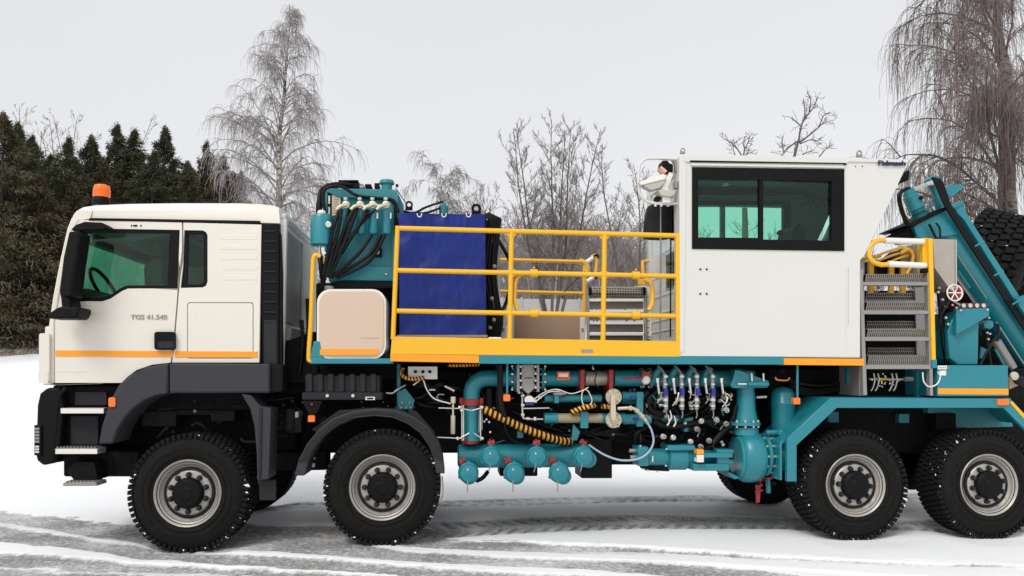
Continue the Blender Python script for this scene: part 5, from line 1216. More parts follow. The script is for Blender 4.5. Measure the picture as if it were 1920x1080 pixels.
def gcurve(pts):
    g = [G(px, py) for px, py in pts]; g.sort(key=lambda v: v.x)
    gx = np.array([v.x for v in g]); gy = np.array([v.y for v in g])
    # extend along the last slopes
    s0 = (gy[1]-gy[0])/(gx[1]-gx[0]); s1 = (gy[-1]-gy[-2])/(gx[-1]-gx[-2])
    gx = np.concatenate([[gx[0]-4], gx, [gx[-1]+4]]); gy = np.concatenate([[gy[0]-4*s0], gy, [gy[-1]+4*s1]])
    t = np.interp(xs, gx, gy); k = np.ones(25)/25
    return np.convolve(np.pad(t, 12, mode='edge'), k, mode='valid')
def band(up, dn, val, h=0.0, soft=.026, rag=.05, x0=-99, x1=99, fade=.5, seed=7):
    """area between two curves (upper = farther), val: slush amount, h: height change"""
    global slush, H
    a, b = gcurve(dn), gcurve(up)
    n = (vnoise(X, Y, .16, seed) - .5)*rag + (vnoise(X, Y, .05, seed+1) - .5)*rag*.5
    m = sstep(-soft, soft, Y + n - a[None, :])*sstep(-soft, soft, b[None, :] - Y - n)
    m = m*sstep(x0 - fade, x0 + fade, X)*(1 - sstep(x1 - fade, x1 + fade, X))
    slush = slush*(1 - m) + val*m; H = H + h*m
    return m
xw = lambda px, py: G(px, py).x
# churned slush of the curved tracks in the foreground, then ridges of clean snow pushed up between them
band([(0, 958), (120, 968), (240, 985), (330, 1000), (420, 1004), (600, 1000), (700, 1006), (840, 1008), (1000, 1016), (1200, 1026), (1400, 1045), (1600, 1058), (1920, 1075)],
     [(0, 1300), (1920, 1300)], .70, -.012, rag=.16, x1=xw(1500, 1050), fade=1.3)
band([(0, 979), (90, 992), (150, 1003), (250, 1016), (330, 1026)], [(0, 987), (90, 999), (150, 1009), (250, 1021), (330, 1028)], .10, .014, rag=.05, x1=xw(300, 1020), fade=.25, seed=11)
band([(0, 1017), (110, 1026), (210, 1042), (300, 1049), (420, 1058), (640, 1074), (800, 1084)], [(0, 1037), (110, 1044), (210, 1052), (300, 1058), (420, 1064), (640, 1079), (800, 1090)], .0, .022, rag=.07, seed=13)
band([(0, 1060), (200, 1070), (400, 1076), (600, 1086)], [(0, 1064), (200, 1075), (400, 1082), (600, 1092)], .25, .01, rag=.12, seed=15)
band([(360, 1027), (470, 1032), (640, 1042), (760, 1054), (960, 1062), (1100, 1068), (1250, 1080), (1500, 1100)], [(360, 1031), (470, 1040), (640, 1049), (760, 1062), (960, 1074), (1100, 1080), (1250, 1092), (1500, 1115)], .0, .020, rag=.05, x0=xw(370, 1030), fade=.15, seed=17)
band([(680, 1017), (760, 1022), (840, 1030), (1000, 1034), (1200, 1042), (1400, 1050), (1920, 1078)], [(680, 1021), (760, 1032), (840, 1040), (1000, 1045), (1200, 1052), (1400, 1064), (1920, 1100)], .03, .016, rag=.04, x0=xw(690, 1020), fade=.12, seed=19)
band([(840, 1012), (1000, 1014), (1200, 1022), (1400, 1036), (1920, 1062)], [(840, 1014), (1000, 1017), (1200, 1027), (1400, 1041), (1920, 1068)], .0, .01, rag=.03, x0=xw(850, 1016), fade=.2, seed=21)
# the clean sheet of snow on the right with one narrow rut
band([(1000, 996), (1300, 996), (1920, 1008)], [(1000, 1017), (1200, 1026), (1400, 1037), (1920, 1060)], .04, .008, rag=.03, x0=xw(1000, 1008), fade=1.0, seed=23)
band([(1000, 1021), (1100, 1025), (1230, 1030), (1400, 1041), (1600, 1052), (1920, 1062)], [(1000, 1025), (1100, 1029), (1230, 1034), (1400, 1045), (1600, 1056), (1920, 1066)], .62, -.02, soft=.012, rag=.03, x0=xw(1050, 1027), fade=.4, seed=25)
band([(1100, 1030), (1230, 1035), (1400, 1046), (1600, 1057), (1920, 1067)], [(1100, 1050), (1250, 1056), (1400, 1066), (1600, 1092), (1920, 1140)], .05, .008, rag=.04, x0=xw(1120, 1040), fade=.6, seed=27)
# tyre prints: bands of staggered lug marks
def prints(up, dn, x0, x1, depth, val, pitch, sk, seed):
    global slush, H
    a, b = gcurve(dn)[None, :], gcurve(up)[None, :]; w_ = np.maximum(b - a, .02); v = (Y - a)/w_
    m = sstep(-.05, .05, v)*sstep(-.05, .05, 1 - v)*sstep(x0-.3, x0+.3, X)*(1 - sstep(x1-.3, x1+.3, X))
    n = .35*vnoise(X, Y, .09, seed)
    lug = np.maximum(sstep(.1, .45, np.sin(2*np.pi*(X + sk*v*w_)/pitch) + n)*sstep(.55, .7, v), sstep(.1, .45, np.sin(2*np.pi*(X - sk*v*w_)/pitch + 1.7) + n)*sstep(.55, .7, 1 - v))
    slush = slush*(1-m) + m*(val*.62 + val*.42*lug); H = H - m*(.010 + depth*.75*lug)
prints([(780, 984), (850, 978), (1000, 970), (1200, 965), (1400, 968), (1600, 972), (1920, 975)], [(780, 1014), (850, 1006), (1000, 998), (1200, 990), (1400, 991), (1600, 992), (1920, 996)], xw(800, 1000), 9, .018, .75, .16, .5, 31)
prints([(530, 943), (800, 940), (1000, 934), (1200, 930), (1500, 927)], [(530, 952), (800, 950), (1000, 946), (1200, 941), (1500, 938)], xw(500, 945), 9, .02, .55, .17, .4, 35)
band([(0, 966), (560, 986), (640, 984), (840, 990), (1000, 985)], [(0, 985), (470, 1003), (640, 1003), (840, 1010), (1000, 1000)], .72, -.01, rag=.08, x0=xw(420, 1000), x1=xw(840, 1000), fade=.3, seed=37)
# where each near tyre stands the snow is pressed down
for wc in wheels:
    for yy in (.18, 2.3):
        zb = wc.z - WR + .012
        m = np.exp(-((X - wc.x)/.42)**4)*np.exp(-((Y - yy)/.55)**4)
        Z = Z*(1-m) + (zb)*m; H *= (1 - m*.7)
slush_n = np.clip(slush + (slush > .05)*(mid_ - .5)*.45 + (slush > .3)*(big - .5)*.45, 0, 1)
H += (slush_n > .3)*((fine - .8)*.016 + (mid_-.5)*.016) + (slush_n <= .3)*((fine-.8)*.0022 + (mid_-.5)*.006)
Z += H*sstep(-30, -2.8, Y)*(1 - sstep(3.2, 4.2, Y))
slush_n *= (1 - sstep(3.2, 4.2, Y))
# stony kerb-like edge of bare earth on the left, far off
def far_line(pa, pb, hgt):
    pass
ny, nx = X.shape
me = bpy.data.meshes.new("ground")
co = np.stack([X, Y, Z], -1).reshape(-1, 3)
idx = np.arange(nx*ny).reshape(ny, nx)
q = np.stack([idx[:-1, :-1], idx[:-1, 1:], idx[1:, 1:], idx[1:, :-1]], -1).reshape(-1, 4)
me.vertices.add(len(co)); me.vertices.foreach_set("co", co.ravel())
me.loops.add(q.size); me.loops.foreach_set("vertex_index", q.ravel().astype(np.int32))
me.polygons.add(len(q)); me.polygons.foreach_set("loop_start", (np.arange(len(q))*4).astype(np.int32)); me.polygons.foreach_set("loop_total", np.full(len(q), 4, np.int32))
me.update(calc_edges=True)
at = me.attributes.new("slush", 'FLOAT', 'POINT'); at.data.foreach_set("value", slush_n.ravel().astype(np.float32))
me.shade_smooth()
gm = bpy.data.materials.new("trodden_snow"); gm.use_nodes = True; n, l = gm.node_tree.nodes, gm.node_tree.links; b = n["Principled BSDF"]
b.inputs['Roughness'].default_value = .6; b.inputs['Specular IOR Level'].default_value = .25
ta = n.new("ShaderNodeAttribute"); ta.attribute_name = "slush"; t = n.new("ShaderNodeTexCoord")
mp = n.new("ShaderNodeMapping"); mp.inputs['Scale'].default_value = (1, 1.0, 1); l.new(t.outputs['Object'], mp.inputs[0])
nz = n.new("ShaderNodeTexNoise"); nz.inputs['Scale'].default_value = 24; nz.inputs['Detail'].default_value = 7; nz.inputs['Roughness'].default_value = .8; l.new(mp.outputs[0], nz.inputs['Vector'])
mr = n.new("ShaderNodeMapRange"); mr.inputs[1].default_value = .35; mr.inputs[2].default_value = .65; mr.inputs[3].default_value = -.6; mr.inputs[4].default_value = .5; l.new(nz.outputs['Fac'], mr.inputs[0])
mm = n.new("ShaderNodeMath"); mm.operation = 'MULTIPLY'; l.new(mr.outputs[0], mm.inputs[0]); l.new(ta.outputs['Fac'], mm.inputs[1])
aa = n.new("ShaderNodeMath"); aa.operation = 'ADD'; l.new(mm.outputs[0], aa.inputs[0]); l.new(ta.outputs['Fac'], aa.inputs[1])
rp = n.new("ShaderNodeValToRGB"); e = rp.color_ramp.elements; e[0].position = 0; e[0].color = (.87, .88, .895, 1); e[1].position = 1; e[1].color = (.23, .225, .22, 1)
m1_ = rp.color_ramp.elements.new(.35); m1_.color = (.62, .625, .635, 1); m2_ = rp.color_ramp.elements.new(.7); m2_.color = (.36, .355, .35, 1)
l.new(aa.outputs[0], rp.inputs[0]); l.new(rp.outputs[0], b.inputs['Base Color'])
n3 = n.new("ShaderNodeTexNoise"); n3.inputs['Scale'].default_value = 45; n3.inputs['Detail'].default_value = 6; l.new(t.outputs['Object'], n3.inputs['Vector'])
bp = n.new("ShaderNodeBump"); bp.inputs['Distance'].default_value = .01; bp.inputs['Strength'].default_value = .35; l.new(n3.outputs['Fac'], bp.inputs['Height']); l.new(bp.outputs[0], b.inputs['Normal'])
me.materials.append(gm)
go = bpy.data.objects.new("ground", me); COL.objects.link(go); go['kind'] = 'structure'; go['label'] = "snow covered yard with tyre tracks rising to a snowy field"
def tz(x, y): return float(terrain(np.array([x]), np.array([y]))[0] + (vnoise(np.array([x]), np.array([y]), 9., 2)[0] - .5)*.25*sstep(6, 16, np.array([y]))[0])
def hit(px, py):
    """ground point in direction (px, py) on the rising field"""
    d = ray(px, py); t_ = 8.0
    while t_ < 400:
        p = CAM + d*t_
        if p.z < tz(p.x, p.y): return p
        t_ += .2
    return CAM + d*60
# low earth bank, left
pL = hit(-60, 671); pR = hit(130, 657)
eb = MB(); N = 90; rows = 7; vs = []
for i in range(N+1):
    p = pL.lerp(pR, i/N)
    for j in range(rows):
        v = j/(rows-1); hgt = math.sin(math.pi*v)*(.10 + .10*noise.noise(Vector((i*.35, j*.7, 0))) )
        vs.append((p.x, p.y + (v-.5)*.9, tz(p.x, p.y + (v-.5)*.9) + max(-.02, hgt)))
eb.add(vs, [(i*rows+j, (i+1)*rows+j, (i+1)*rows+j+1, i*rows+j+1) for i in range(N) for j in range(rows-1)])
o = part("earth_bank", eb, mat("bare_earth", (.20, .165, .12), .9, var=.5, scale=4, bump=.6, bscale=14, dirt=(.8, .8, .82), dirt_amt=.5), None, ang=0); o['kind'] = 'structure'; o['label'] = "strip of bare brown earth between the snowy yard and the evergreens"

# ------------------------------------------------------------------ TREES
BARK = mat("grey_bark", (.10, .085, .075), .9, var=.35, scale=6)
TWIG = mat("brown_twigs", (.115, .095, .09), .9, var=.25, scale=1)
TWIGP = mat("grey_twigs", (.25, .22, .215), .9, var=.2, scale=1)
BIRCH = bpy.data.materials.new("birch_bark"); BIRCH.use_nodes = True
n, l = BIRCH.node_tree.nodes, BIRCH.node_tree.links; b = n["Principled BSDF"]; b.inputs['Roughness'].default_value = .8
t = n.new("ShaderNodeTexCoord"); mp = n.new("ShaderNodeMapping"); mp.inputs['Scale'].default_value = (3, 3, 9); nz = n.new("ShaderNodeTexNoise"); nz.inputs['Scale'].default_value = 1.5; nz.inputs['Detail'].default_value = 8
l.new(t.outputs['Object'], mp.inputs[0]); l.new(mp.outputs[0], nz.inputs['Vector'])
rp = n.new("ShaderNodeValToRGB"); rp.color_ramp.elements[0].position = .40; rp.color_ramp.elements[0].color = (.06, .05, .045, 1); rp.color_ramp.elements[1].position = .58; rp.color_ramp.elements[1].color = (.52, .47, .42, 1)
l.new(nz.outputs['Fac'], rp.inputs[0]); l.new(rp.outputs[0], b.inputs['Base Color'])

BIRCHD = BIRCH.copy(); BIRCHD.name = "dark_birch_bark"
for q_ in BIRCHD.node_tree.nodes:
    if q_.type == 'VALTORGB': q_.color_ramp.elements[0].color = (.045, .033, .028, 1); q_.color_ramp.elements[1].color = (.26, .20, .18, 1)
class Fast:
    """many thin tubes joined quickly"""
    def __init__(s): s.V, s.Fc, s.o = [], [], 0
    def tube(s, pts, r0, r1, n=3):
        p = np.array([tuple(q) for q in pts]); m = len(p)
        d = np.gradient(p, axis=0); d /= (np.linalg.norm(d, axis=1, keepdims=True) + 1e-9)
        ref = np.array([.31, .87, .2]) if abs(d[0, 2]) > .8 else np.array([.05, .1, 1.])
        u = np.cross(d, ref); u /= (np.linalg.norm(u, axis=1, keepdims=True) + 1e-9); w = np.cross(d, u)
        r = np.linspace(r0, r1, m)[:, None]
        a = np.arange(n)*2*math.pi/n
        v = (p[:, None, :] + (u[:, None, :]*np.cos(a)[None, :, None] + w[:, None, :]*np.sin(a)[None, :, None])*r[:, None, :]).reshape(-1, 3)
        i = np.arange(m-1)[:, None]*n + np.arange(n)[None, :]; j = np.arange(m-1)[:, None]*n + (np.arange(n)[None, :]+1) % n
        s.Fc.append(np.stack([i, j, j+n, i+n], -1).reshape(-1, 4) + s.o); s.V.append(v); s.o += len(v)
    def mesh(s, name, m, c):
        V = np.concatenate(s.V) - np.array(c); Q = np.concatenate(s.Fc)
        me = bpy.data.meshes.new(name); me.vertices.add(len(V)); me.vertices.foreach_set("co", V.ravel())
        me.loops.add(Q.size); me.loops.foreach_set("vertex_index", Q.ravel().astype(np.int32))
        me.polygons.add(len(Q)); me.polygons.foreach_set("loop_start", (np.arange(len(Q))*4).astype(np.int32)); me.polygons.foreach_set("loop_total", np.full(len(Q), 4, np.int32))
        me.update(calc_edges=True); me.shade_smooth(); me.materials.append(m); return me
def rv(r, s=1.0): return Vector((r.gauss(0, s), r.gauss(0, s), r.gauss(0, s)))
def limb(r, p, d, L, n, wob=.08, up=0.0, grav=0.0):
    pts = [Vector(p)]; d = Vector(d).normalized()
    for i in range(n):
        d = (d + rv(r, wob) + Vector((0, 0, up)) + Vector((0, 0, -grav*(i+1)/n))).normalized(); pts.append(pts[-1] + d*(L/n))
    return pts
def at_(pts, t):
    f = t*(len(pts)-1); i = min(int(f), len(pts)-2); return pts[i].lerp(pts[i+1], f-i), (pts[i+1]-pts[i]).normalized()
def assemble(name, trunk, branches, twigs, base, label, cat, group, mats, tw_name="twigs"):
    t = thing(name, label, cat, base, group)
    for nm, fst, m in (("trunk", trunk, mats[0]), ("branches", branches, mats[1]), (tw_name, twigs, mats[2])):
        if not fst.V: continue
        o = bpy.data.objects.new(nm, fst.mesh(nm, m, base)); COL.objects.link(o); o.parent = t
        if nm == "twigs": o['kind'] = 'stuff'
    return t
def weeping_birch(seed, base, height, lean, spread, nprim, hang, dens, label, t0=.12, rt=.16, tw=.006, az=None, prof=None, group=None, mats=None, lk=.34, gv=.85, wb=.09):
    r = random.Random(seed); T, B, W = Fast(), Fast(), Fast(); base = Vector(base)
    tp_ = [base + Vector((lean*(i/14)**1.3*height + r.gauss(0, .012)*height*.3*(i > 0), r.gauss(0, .01)*height*.3, height*i/14)) for i in range(15)]
    tp_ = smooth_path(tp_, 3); T.tube(tp_, rt, .015, 12)
    for k in range(nprim):
        t = t0 + (1-t0)*((k + r.random())/nprim)**.9*.97
        p, _ = at_(tp_, t); a = r.uniform(0, 2*math.pi) if az is None else az(r)
        R = spread*(prof(t) if prof else (1-t)**.75 + .08)*r.uniform(.65, 1.1)
        el = math.radians(r.uniform(25, 60) + 15*t)
        d = Vector((math.cos(a)*math.cos(el), math.sin(a)*math.cos(el), math.sin(el)))
        br = limb(r, p, d, R*1.25, 9, .07, .0, .24); rb = max(.010, rt*lk*(1-t)**.8 + .006)
        B.tube(br, rb, .006, 5)
        for q in range(int(5 + 6*dens*R/spread + 3)):
            s0 = r.uniform(.18, 1); bp_, bd = at_(br, s0)
            d2 = (bd + rv(r, .55)).normalized(); L2 = R*.42*r.uniform(.4, 1)*(1.15 - s0*.5)
            sb = limb(r, bp_, d2, L2, 6, .1, .02, .28); B.tube(sb, max(.006, rb*.4), .0045, 3)
            for z in range(int(dens*14*max(.4, L2/(.3*spread)))):
                hp, hd = at_(sb, r.uniform(.15, 1)); d3 = (hd*.6 + rv(r, .35) + Vector((0, 0, -.1))).normalized()
                hl = hang*r.uniform(.35, 1.1)*(.6 + .4*(1-t))
                w = limb(r, hp, d3, hl, 6, wb, 0, gv); W.tube(w, tw, tw*.55, 3)
    return assemble("birch_tree", T, B, W, base, label, "tree", group, mats or (BIRCH, BARK, TWIG))
def bare_tree(seed, base, height, stems, spread, label, group=None, tw=.007, dens=1.0, rt=.14, lean=0, mats=None, t0=.25, name="bare_tree", cat="tree"):
    r = random.Random(seed); T, B, W = Fast(), Fast(), Fast(); base = Vector(base)
    for sidx in range(stems):
        a = r.uniform(0, 2*math.pi) if stems > 1 else 0; fr = (sidx+.5)/stems
        if stems > 1: d = Vector(((fr-.5)*.60 + r.gauss(0, .03), r.gauss(0, .12), 1)).normalized()
        else: d = Vector((lean, 0, 1)).normalized()
        h = height*r.uniform(.86, 1.0)*(1 - .12*abs(fr-.5)) if stems > 1 else height
        st = limb(r, base + Vector(((fr-.5)*.5, 0, -.1)) if stems > 1 else base, d, h, 12, .035, .03)
        T.tube(st, rt*(.75 if stems > 1 else 1), .012, 8)
        nb = int(20*dens)
        for k in range(nb):
            t = t0 + (1-t0)*(k + r.random())/nb*.98; p, td = at_(st, t); aa_ = r.uniform(0, 2*math.pi); el = math.radians(r.uniform(25, 62))
            d1 = Vector((math.cos(aa_)*math.cos(el), math.sin(aa_)*math.cos(el), math.sin(el)))
            L = spread*(1.12-t)**.5*.9*r.uniform(.55, 1.1); br = limb(r, p, d1, L, 8, .08, .05); rb = max(.010, rt*.28*(1.05-t))
            B.tube(br, rb, .007, 4)
            for q in range(int(8*dens*min(1, L/spread)) + 1):
                bp_, bd = at_(br, r.uniform(.2, 1)); d2 = (bd + rv(r, .42) + Vector((0, 0, .15))).normalized(); L2 = L*.42*r.uniform(.4, 1)
                sb = limb(r, bp_, d2, L2, 5, .1, .05); B.tube(sb, max(.007, rb*.4), .005, 3)
                for z in range(int(6*dens)):
                    hp, hd = at_(sb, r.uniform(.1, 1)); d3 = (hd + rv(r, .42) + Vector((0, 0, .1))).normalized()
                    W.tube(limb(r, hp, d3, L2*.55*r.uniform(.4, 1), 3, .12, .04), tw, tw*.5, 3)
    return assemble(name, T, B, W, base, label, cat, group, mats or (BARK, BARK, TWIG))
def place(px, Yd, py_top=None):
    """base on the ground at depth Yd in direction px; height to reach py_top"""
    d = ray(px, 640); p = CAM + d*((Yd - CAM.y)/d.y); z = tz(p.x, p.y); base = Vector((p.x, p.y, z))
    h = None
    if py_top is not None: h = P(px, py_top, Yd).z - z
    return base, h

# birches
b_, h_ = place(508, 21, 8)
FROST = mat("frosted_twigs", (.34, .31, .305), .9, var=.2, scale=1)
weeping_birch(3, b_, h_, .03, 3.1, 74, 1.15, 1.0, "tall weeping birch with white trunk rising behind the truck cab", t0=.2, rt=.17, tw=.0065, lk=.26,
    prof=lambda t: float(np.interp(t, [0, .41, .54, .62, .70, .87, 1], [.80, .80, .75, .60, .50, .31, .06])), mats=(BIRCH, TWIGP, FROST), gv=1.1)
b_, _ = place(1905, 9.5); 
weeping_birch(8, b_, 14.5, -.004, 3.6, 54, 1.6, 1.75, "huge weeping birch with long hanging twigs at the right behind the boom", t0=.14, rt=.30, tw=.0052, lk=.17,
    az=lambda r: r.uniform(math.pi*.62, math.pi*1.45) if r.random() < .8 else r.uniform(0, 2*math.pi), prof=lambda t: .72 if t < .30 else max(.3, 1.0 - (t-.36)*1.75), mats=(BIRCHD, BARK, mat("birch_twigs", (.19, .15, .14), .9, var=.2)), gv=1.9, wb=.06)
b_, h_ = place(822, 46, 316)
weeping_birch(12, b_, h_, 0, 3.0, 30, 1.6, .6, "small round weeping birch far off above the blue tarpaulin", t0=.3, rt=.12, tw=.013, prof=lambda t: 1.0 if t < .8 else 1.05 - (t-.8)*3.2, mats=(BIRCH, TWIGP, TWIGP))
# bare broadleaf trees
b_, h_ = place(1036, 30, 198)
bare_tree(21, b_, h_, 6, 2.7, "many stemmed bare tree behind the middle of the yellow railing", tw=.0075, dens=1.55, rt=.11, mats=(BARK, BARK, TWIGP))
b_, h_ = place(1183, 31, 258)
bare_tree(22, b_, h_, 2, 2.3, "slender bare tree just left of the white cabin lamps", tw=.0075, dens=1.5, rt=.09, mats=(BARK, BARK, TWIGP))
b_, h_ = place(1120, 38, 330)
bare_tree(23, b_, h_, 3, 3.2, "low spreading bare tree between the many stemmed tree and the cabin", tw=.009, dens=1.4, rt=.08, mats=(BARK, TWIGP, TWIGP))
b_, h_ = place(938, 34, 352)
bare_tree(24, b_, h_, 3, 2.8, "bushy bare tree right behind the lifting eye of the blue cover", tw=.009, dens=1.4, rt=.07, mats=(BARK, TWIGP, TWIGP))
def knobbly_tree(seed, px, Yd, fork, limbs, label):
    r = random.Random(seed); T, B, W = Fast(), Fast(), Fast(); base, _ = place(px, Yd); f = P(fork[0], fork[1], Yd)
    T.tube(smooth_path([base, base.lerp(f, .5) + Vector((.12, .1, 0)), f], 4), .17, .06, 8)
    for pts, r0 in limbs:
        dy = r.uniform(-.5, .5); w = [P(x, y, Yd + dy*k/len(pts)) for k, (x, y) in enumerate(pts)]; w = smooth_path(w, 3); B.tube(w, r0, .010, 5)
        for q in range(int(2 + len(pts)*1.5)):
            p, d = at_(w, r.uniform(.12, 1)); d2 = (d + rv(r, .55)).normalized(); tw_ = limb(r, p, d2, r.uniform(.18, .42), 4, .2, .06); W.tube(tw_, .009, .006, 3)
            for z in range(2): hp, hd = at_(tw_, r.uniform(.4, 1)); W.tube(limb(r, hp, (hd + rv(r, .6)).normalized(), r.uniform(.1, .22), 3, .2, .05), .008, .005, 3)
    return assemble("bare_tree", T, B, W, base, label, "tree", None, (BARK, BARK, BARK))
knobbly_tree(61, 1478, 17, (1489, 296), [([(1489, 296), (1494, 275), (1498, 262), (1500, 246), (1506, 228), (1512, 214)], .05), ([(1506, 228), (1516, 213), (1525, 202), (1533, 182)], .03), ([(1508, 222), (1509, 206), (1507, 184)], .022),
    ([(1499, 268), (1518, 253), (1536, 238), (1542, 232), (1560, 226)], .032), ([(1536, 238), (1544, 218), (1558, 210)], .02), ([(1497, 264), (1482, 274), (1468, 288), (1462, 296)], .03), ([(1470, 286), (1466, 270), (1467, 256)], .02),
    ([(1504, 238), (1494, 230), (1486, 222)], .02), ([(1500, 270), (1520, 262), (1532, 264), (1541, 256)], .02), ([(1536, 294), (1546, 282), (1556, 272)], .022), ([(1517, 210), (1520, 190), (1519, 184)], .018), ([(1505, 290), (1512, 286), (1522, 284)], .02)],
    "bare knobbly tree showing above the cabin roof, the taller one")
knobbly_tree(62, 1392, 18, (1394, 294), [([(1394, 294), (1396, 278), (1393, 268), (1397, 262)], .03), ([(1396, 280), (1403, 266), (1406, 256)], .022), ([(1391, 292), (1380, 276), (1368, 266), (1360, 262)], .026), ([(1379, 292), (1375, 280), (1374, 262)], .018), ([(1394, 296), (1402, 288), (1412, 287)], .02)],
    "bare tree top barely showing above the cabin roof, the lower one")
for i, (px, yd, py, st, lb_) in enumerate(((62, 52, 190, 2, "pale bare tree above the evergreens, second from the left edge"), (22, 50, 200, 1, "pale bare tree at the left edge above the evergreens"), (110, 54, 200, 2, "pale bare tree above the evergreens, third from the left edge"), (172, 52, 184, 3, "pale bare tree above the evergreens, nearest to the orange beacon"))):
    b_, h_ = place(px, yd, py); bare_tree(40+i, b_, h_, st, 3.2, lb_, "bare trees behind the evergreens", tw=.011, dens=1.15, rt=.10, mats=(BARK, TWIGP, TWIGP), t0=.4)

# evergreens
def needle_mat():
    m = bpy.data.materials.new("evergreen_needles"); m.use_nodes = True; n, l = m.node_tree.nodes, m.node_tree.links; b = n["Principled BSDF"]; b.inputs['Roughness'].default_value = .8; b.inputs['Specular IOR Level'].default_value = .2
    oi = n.new("ShaderNodeObjectInfo"); rp = n.new("ShaderNodeValToRGB"); e = rp.color_ramp.elements; e[0].color = (.034, .048, .026, 1); e[1].color = (.105, .068, .042, 1)
    q = rp.color_ramp.elements.new(.55); q.color = (.055, .058, .030, 1)
    l.new(oi.outputs['Random'], rp.inputs[0])
    t = n.new("ShaderNodeTexCoord"); nz = n.new("ShaderNodeTexNoise"); nz.inputs['Scale'].default_value = 1.6; nz.inputs['Detail'].default_value = 5; l.new(t.outputs['Object'], nz.inputs['Vector'])
    r2 = n.new("ShaderNodeValToRGB"); e = r2.color_ramp.elements; e[0].position = .35; e[0].color = (.022, .034, .018, 1); e[1].position = .68; e[1].color = (.15, .13, .075, 1); l.new(nz.outputs['Fac'], r2.inputs[0])
    mx = n.new("ShaderNodeMix"); mx.data_type = 'RGBA'; mx.inputs[0].default_value = .5; l.new(rp.outputs[0], mx.inputs[6]); l.new(r2.outputs[0], mx.inputs[7]); l.new(mx.outputs[2], b.inputs['Base Color']); return m
NEED = needle_mat()
def spruce_mesh(seed, H, R, n=34000):
    r = np.random.RandomState(seed); V = []
    nb = 230; hb = np.sort(r.rand(nb)); az_ = r.rand(nb)*2*np.pi; lenb = R*((1-hb)**1.0*1.75 + .008)*(.35 + .95*r.rand(nb))
    k = r.randint(0, nb, n); s = r.rand(n)**.7
    # branch points, drooping then lifting at the tip
    L = lenb[k]*s; z = hb[k]*H - (.1 + .35*r.rand(nb))[k]*L + .12*L**2/np.maximum(lenb[k], .1) + r.randn(n)*.10
    a = az_[k] + r.randn(n)*.16/(s + .3)
    c = np.stack([np.cos(a)*L, np.sin(a)*L, z], 1) + r.randn(n, 3)*.05
    d = np.stack([np.cos(a)*.8, np.sin(a)*.8, -.25 + .5*r.randn(n)], 1) + r.randn(n, 3)*.4; d /= np.linalg.norm(d, axis=1, keepdims=True)
    u = np.cross(d, r.randn(n, 3)); u /= np.linalg.norm(u, axis=1, keepdims=True)
    ln = ((.10 + .18*r.rand(n))*(.45 + .55*np.minimum(1, L/.8)))[:, None]; wd = (.014 + .026*r.rand(n))[:, None]*(.6 + .4*np.minimum(1, L/.8))[:, None]
    top = np.stack([r.randn(900)*.05, r.randn(900)*.05, H*(.93 + .08*r.rand(900))], 1)
    V = np.stack([c - u*wd, c + u*wd, c + d*ln + u*wd*.3, c + d*ln - u*wd*.3], 1).reshape(-1, 3)
    me = bpy.data.meshes.new("crown"); me.vertices.add(len(V)); me.vertices.foreach_set("co", V.ravel()); nf = len(V)//4
    me.loops.add(len(V)); me.loops.foreach_set("vertex_index", np.arange(len(V), dtype=np.int32)); me.polygons.add(nf)
    me.polygons.foreach_set("loop_start", (np.arange(nf)*4).astype(np.int32)); me.polygons.foreach_set("loop_total", np.full(nf, 4, np.int32)); me.update(calc_edges=True)
    me.materials.append(NEED); return me
ev2 = []
SP = [(spruce_mesh(50 + i, 10, rr_), 10) for i, rr_ in enumerate((2.9, 2.6, 3.2, 2.5, 3.0))]
tr_ = Fast(); tr_.tube([Vector((0, 0, -.2)), Vector((0, 0, 5)), Vector((0, 0, 9.6))], .16, .02, 8); brt = tr_; rr9 = random.Random(9)
for k in range(90):
    z = rr9.uniform(.8, 9.4); a = rr9.uniform(0, 6.28); L = 2.0*(1-z/10)**.8; brt.tube([Vector((0, 0, z)), Vector((math.cos(a)*L*.5, math.sin(a)*L*.5, z - .12*L)), Vector((math.cos(a)*L, math.sin(a)*L, z - .2*L))], .03, .008, 3)
TRM = tr_.mesh("trunk", BARK, (0, 0, 0))
ev = [(-6, 20, 218, 1.1, "at the left edge of the picture, the tallest of the row"), (22, 22, 236, 1.0, "dark evergreen second from the left edge"), (52, 26, 262, 1.0, "slim evergreen third from the left edge"), (84, 27, 290, 1.0, "lower evergreen fourth from the left edge"),
      (112, 24, 262, .95, "evergreen straight above the cab mirror"), (148, 27, 256, 1.0, "evergreen left of the orange beacon, one of the pointed ones"), (178, 25, 300, 1.1, "broad low evergreen right behind the orange beacon"), (206, 28, 238, 1.0, "pointed evergreen just right of the orange beacon"),
      (245, 27, 244, 1.0, "pointed evergreen above the front of the cab roof"), (272, 24, 285, 1.1, "brownish evergreen filling the gap above the cab roof"), (298, 28, 240, .9, "tallest narrow evergreen above the middle of the cab roof"), (334, 25, 305, 1.1, "low brown evergreen above the middle of the cab roof"),
      (370, 28, 268, .85, "narrow evergreen left of the white birch, the pointed one"), (404, 27, 292, 1.0, "last but one evergreen towards the white birch"), (436, 28, 325, .9, "rounded evergreen standing nearest to the white birch"),
      (62, 20.5, 330, 1.3, "bushy green evergreen in front of the row, low at the left"), (128, 21.5, 345, 1.3, "bushy green evergreen in front of the row, beside the cab windscreen")]
for j, px in enumerate((5, 40, 72, 100, 132, 165, 195, 225, 258, 288, 318, 350, 385, 425)):
    ev.append((px, 30.5 + (j % 3), 292 + (j*37 % 28) + max(0, px-300)*.22, 1.1, None))
gm_grp = "evergreens in the row at the left"
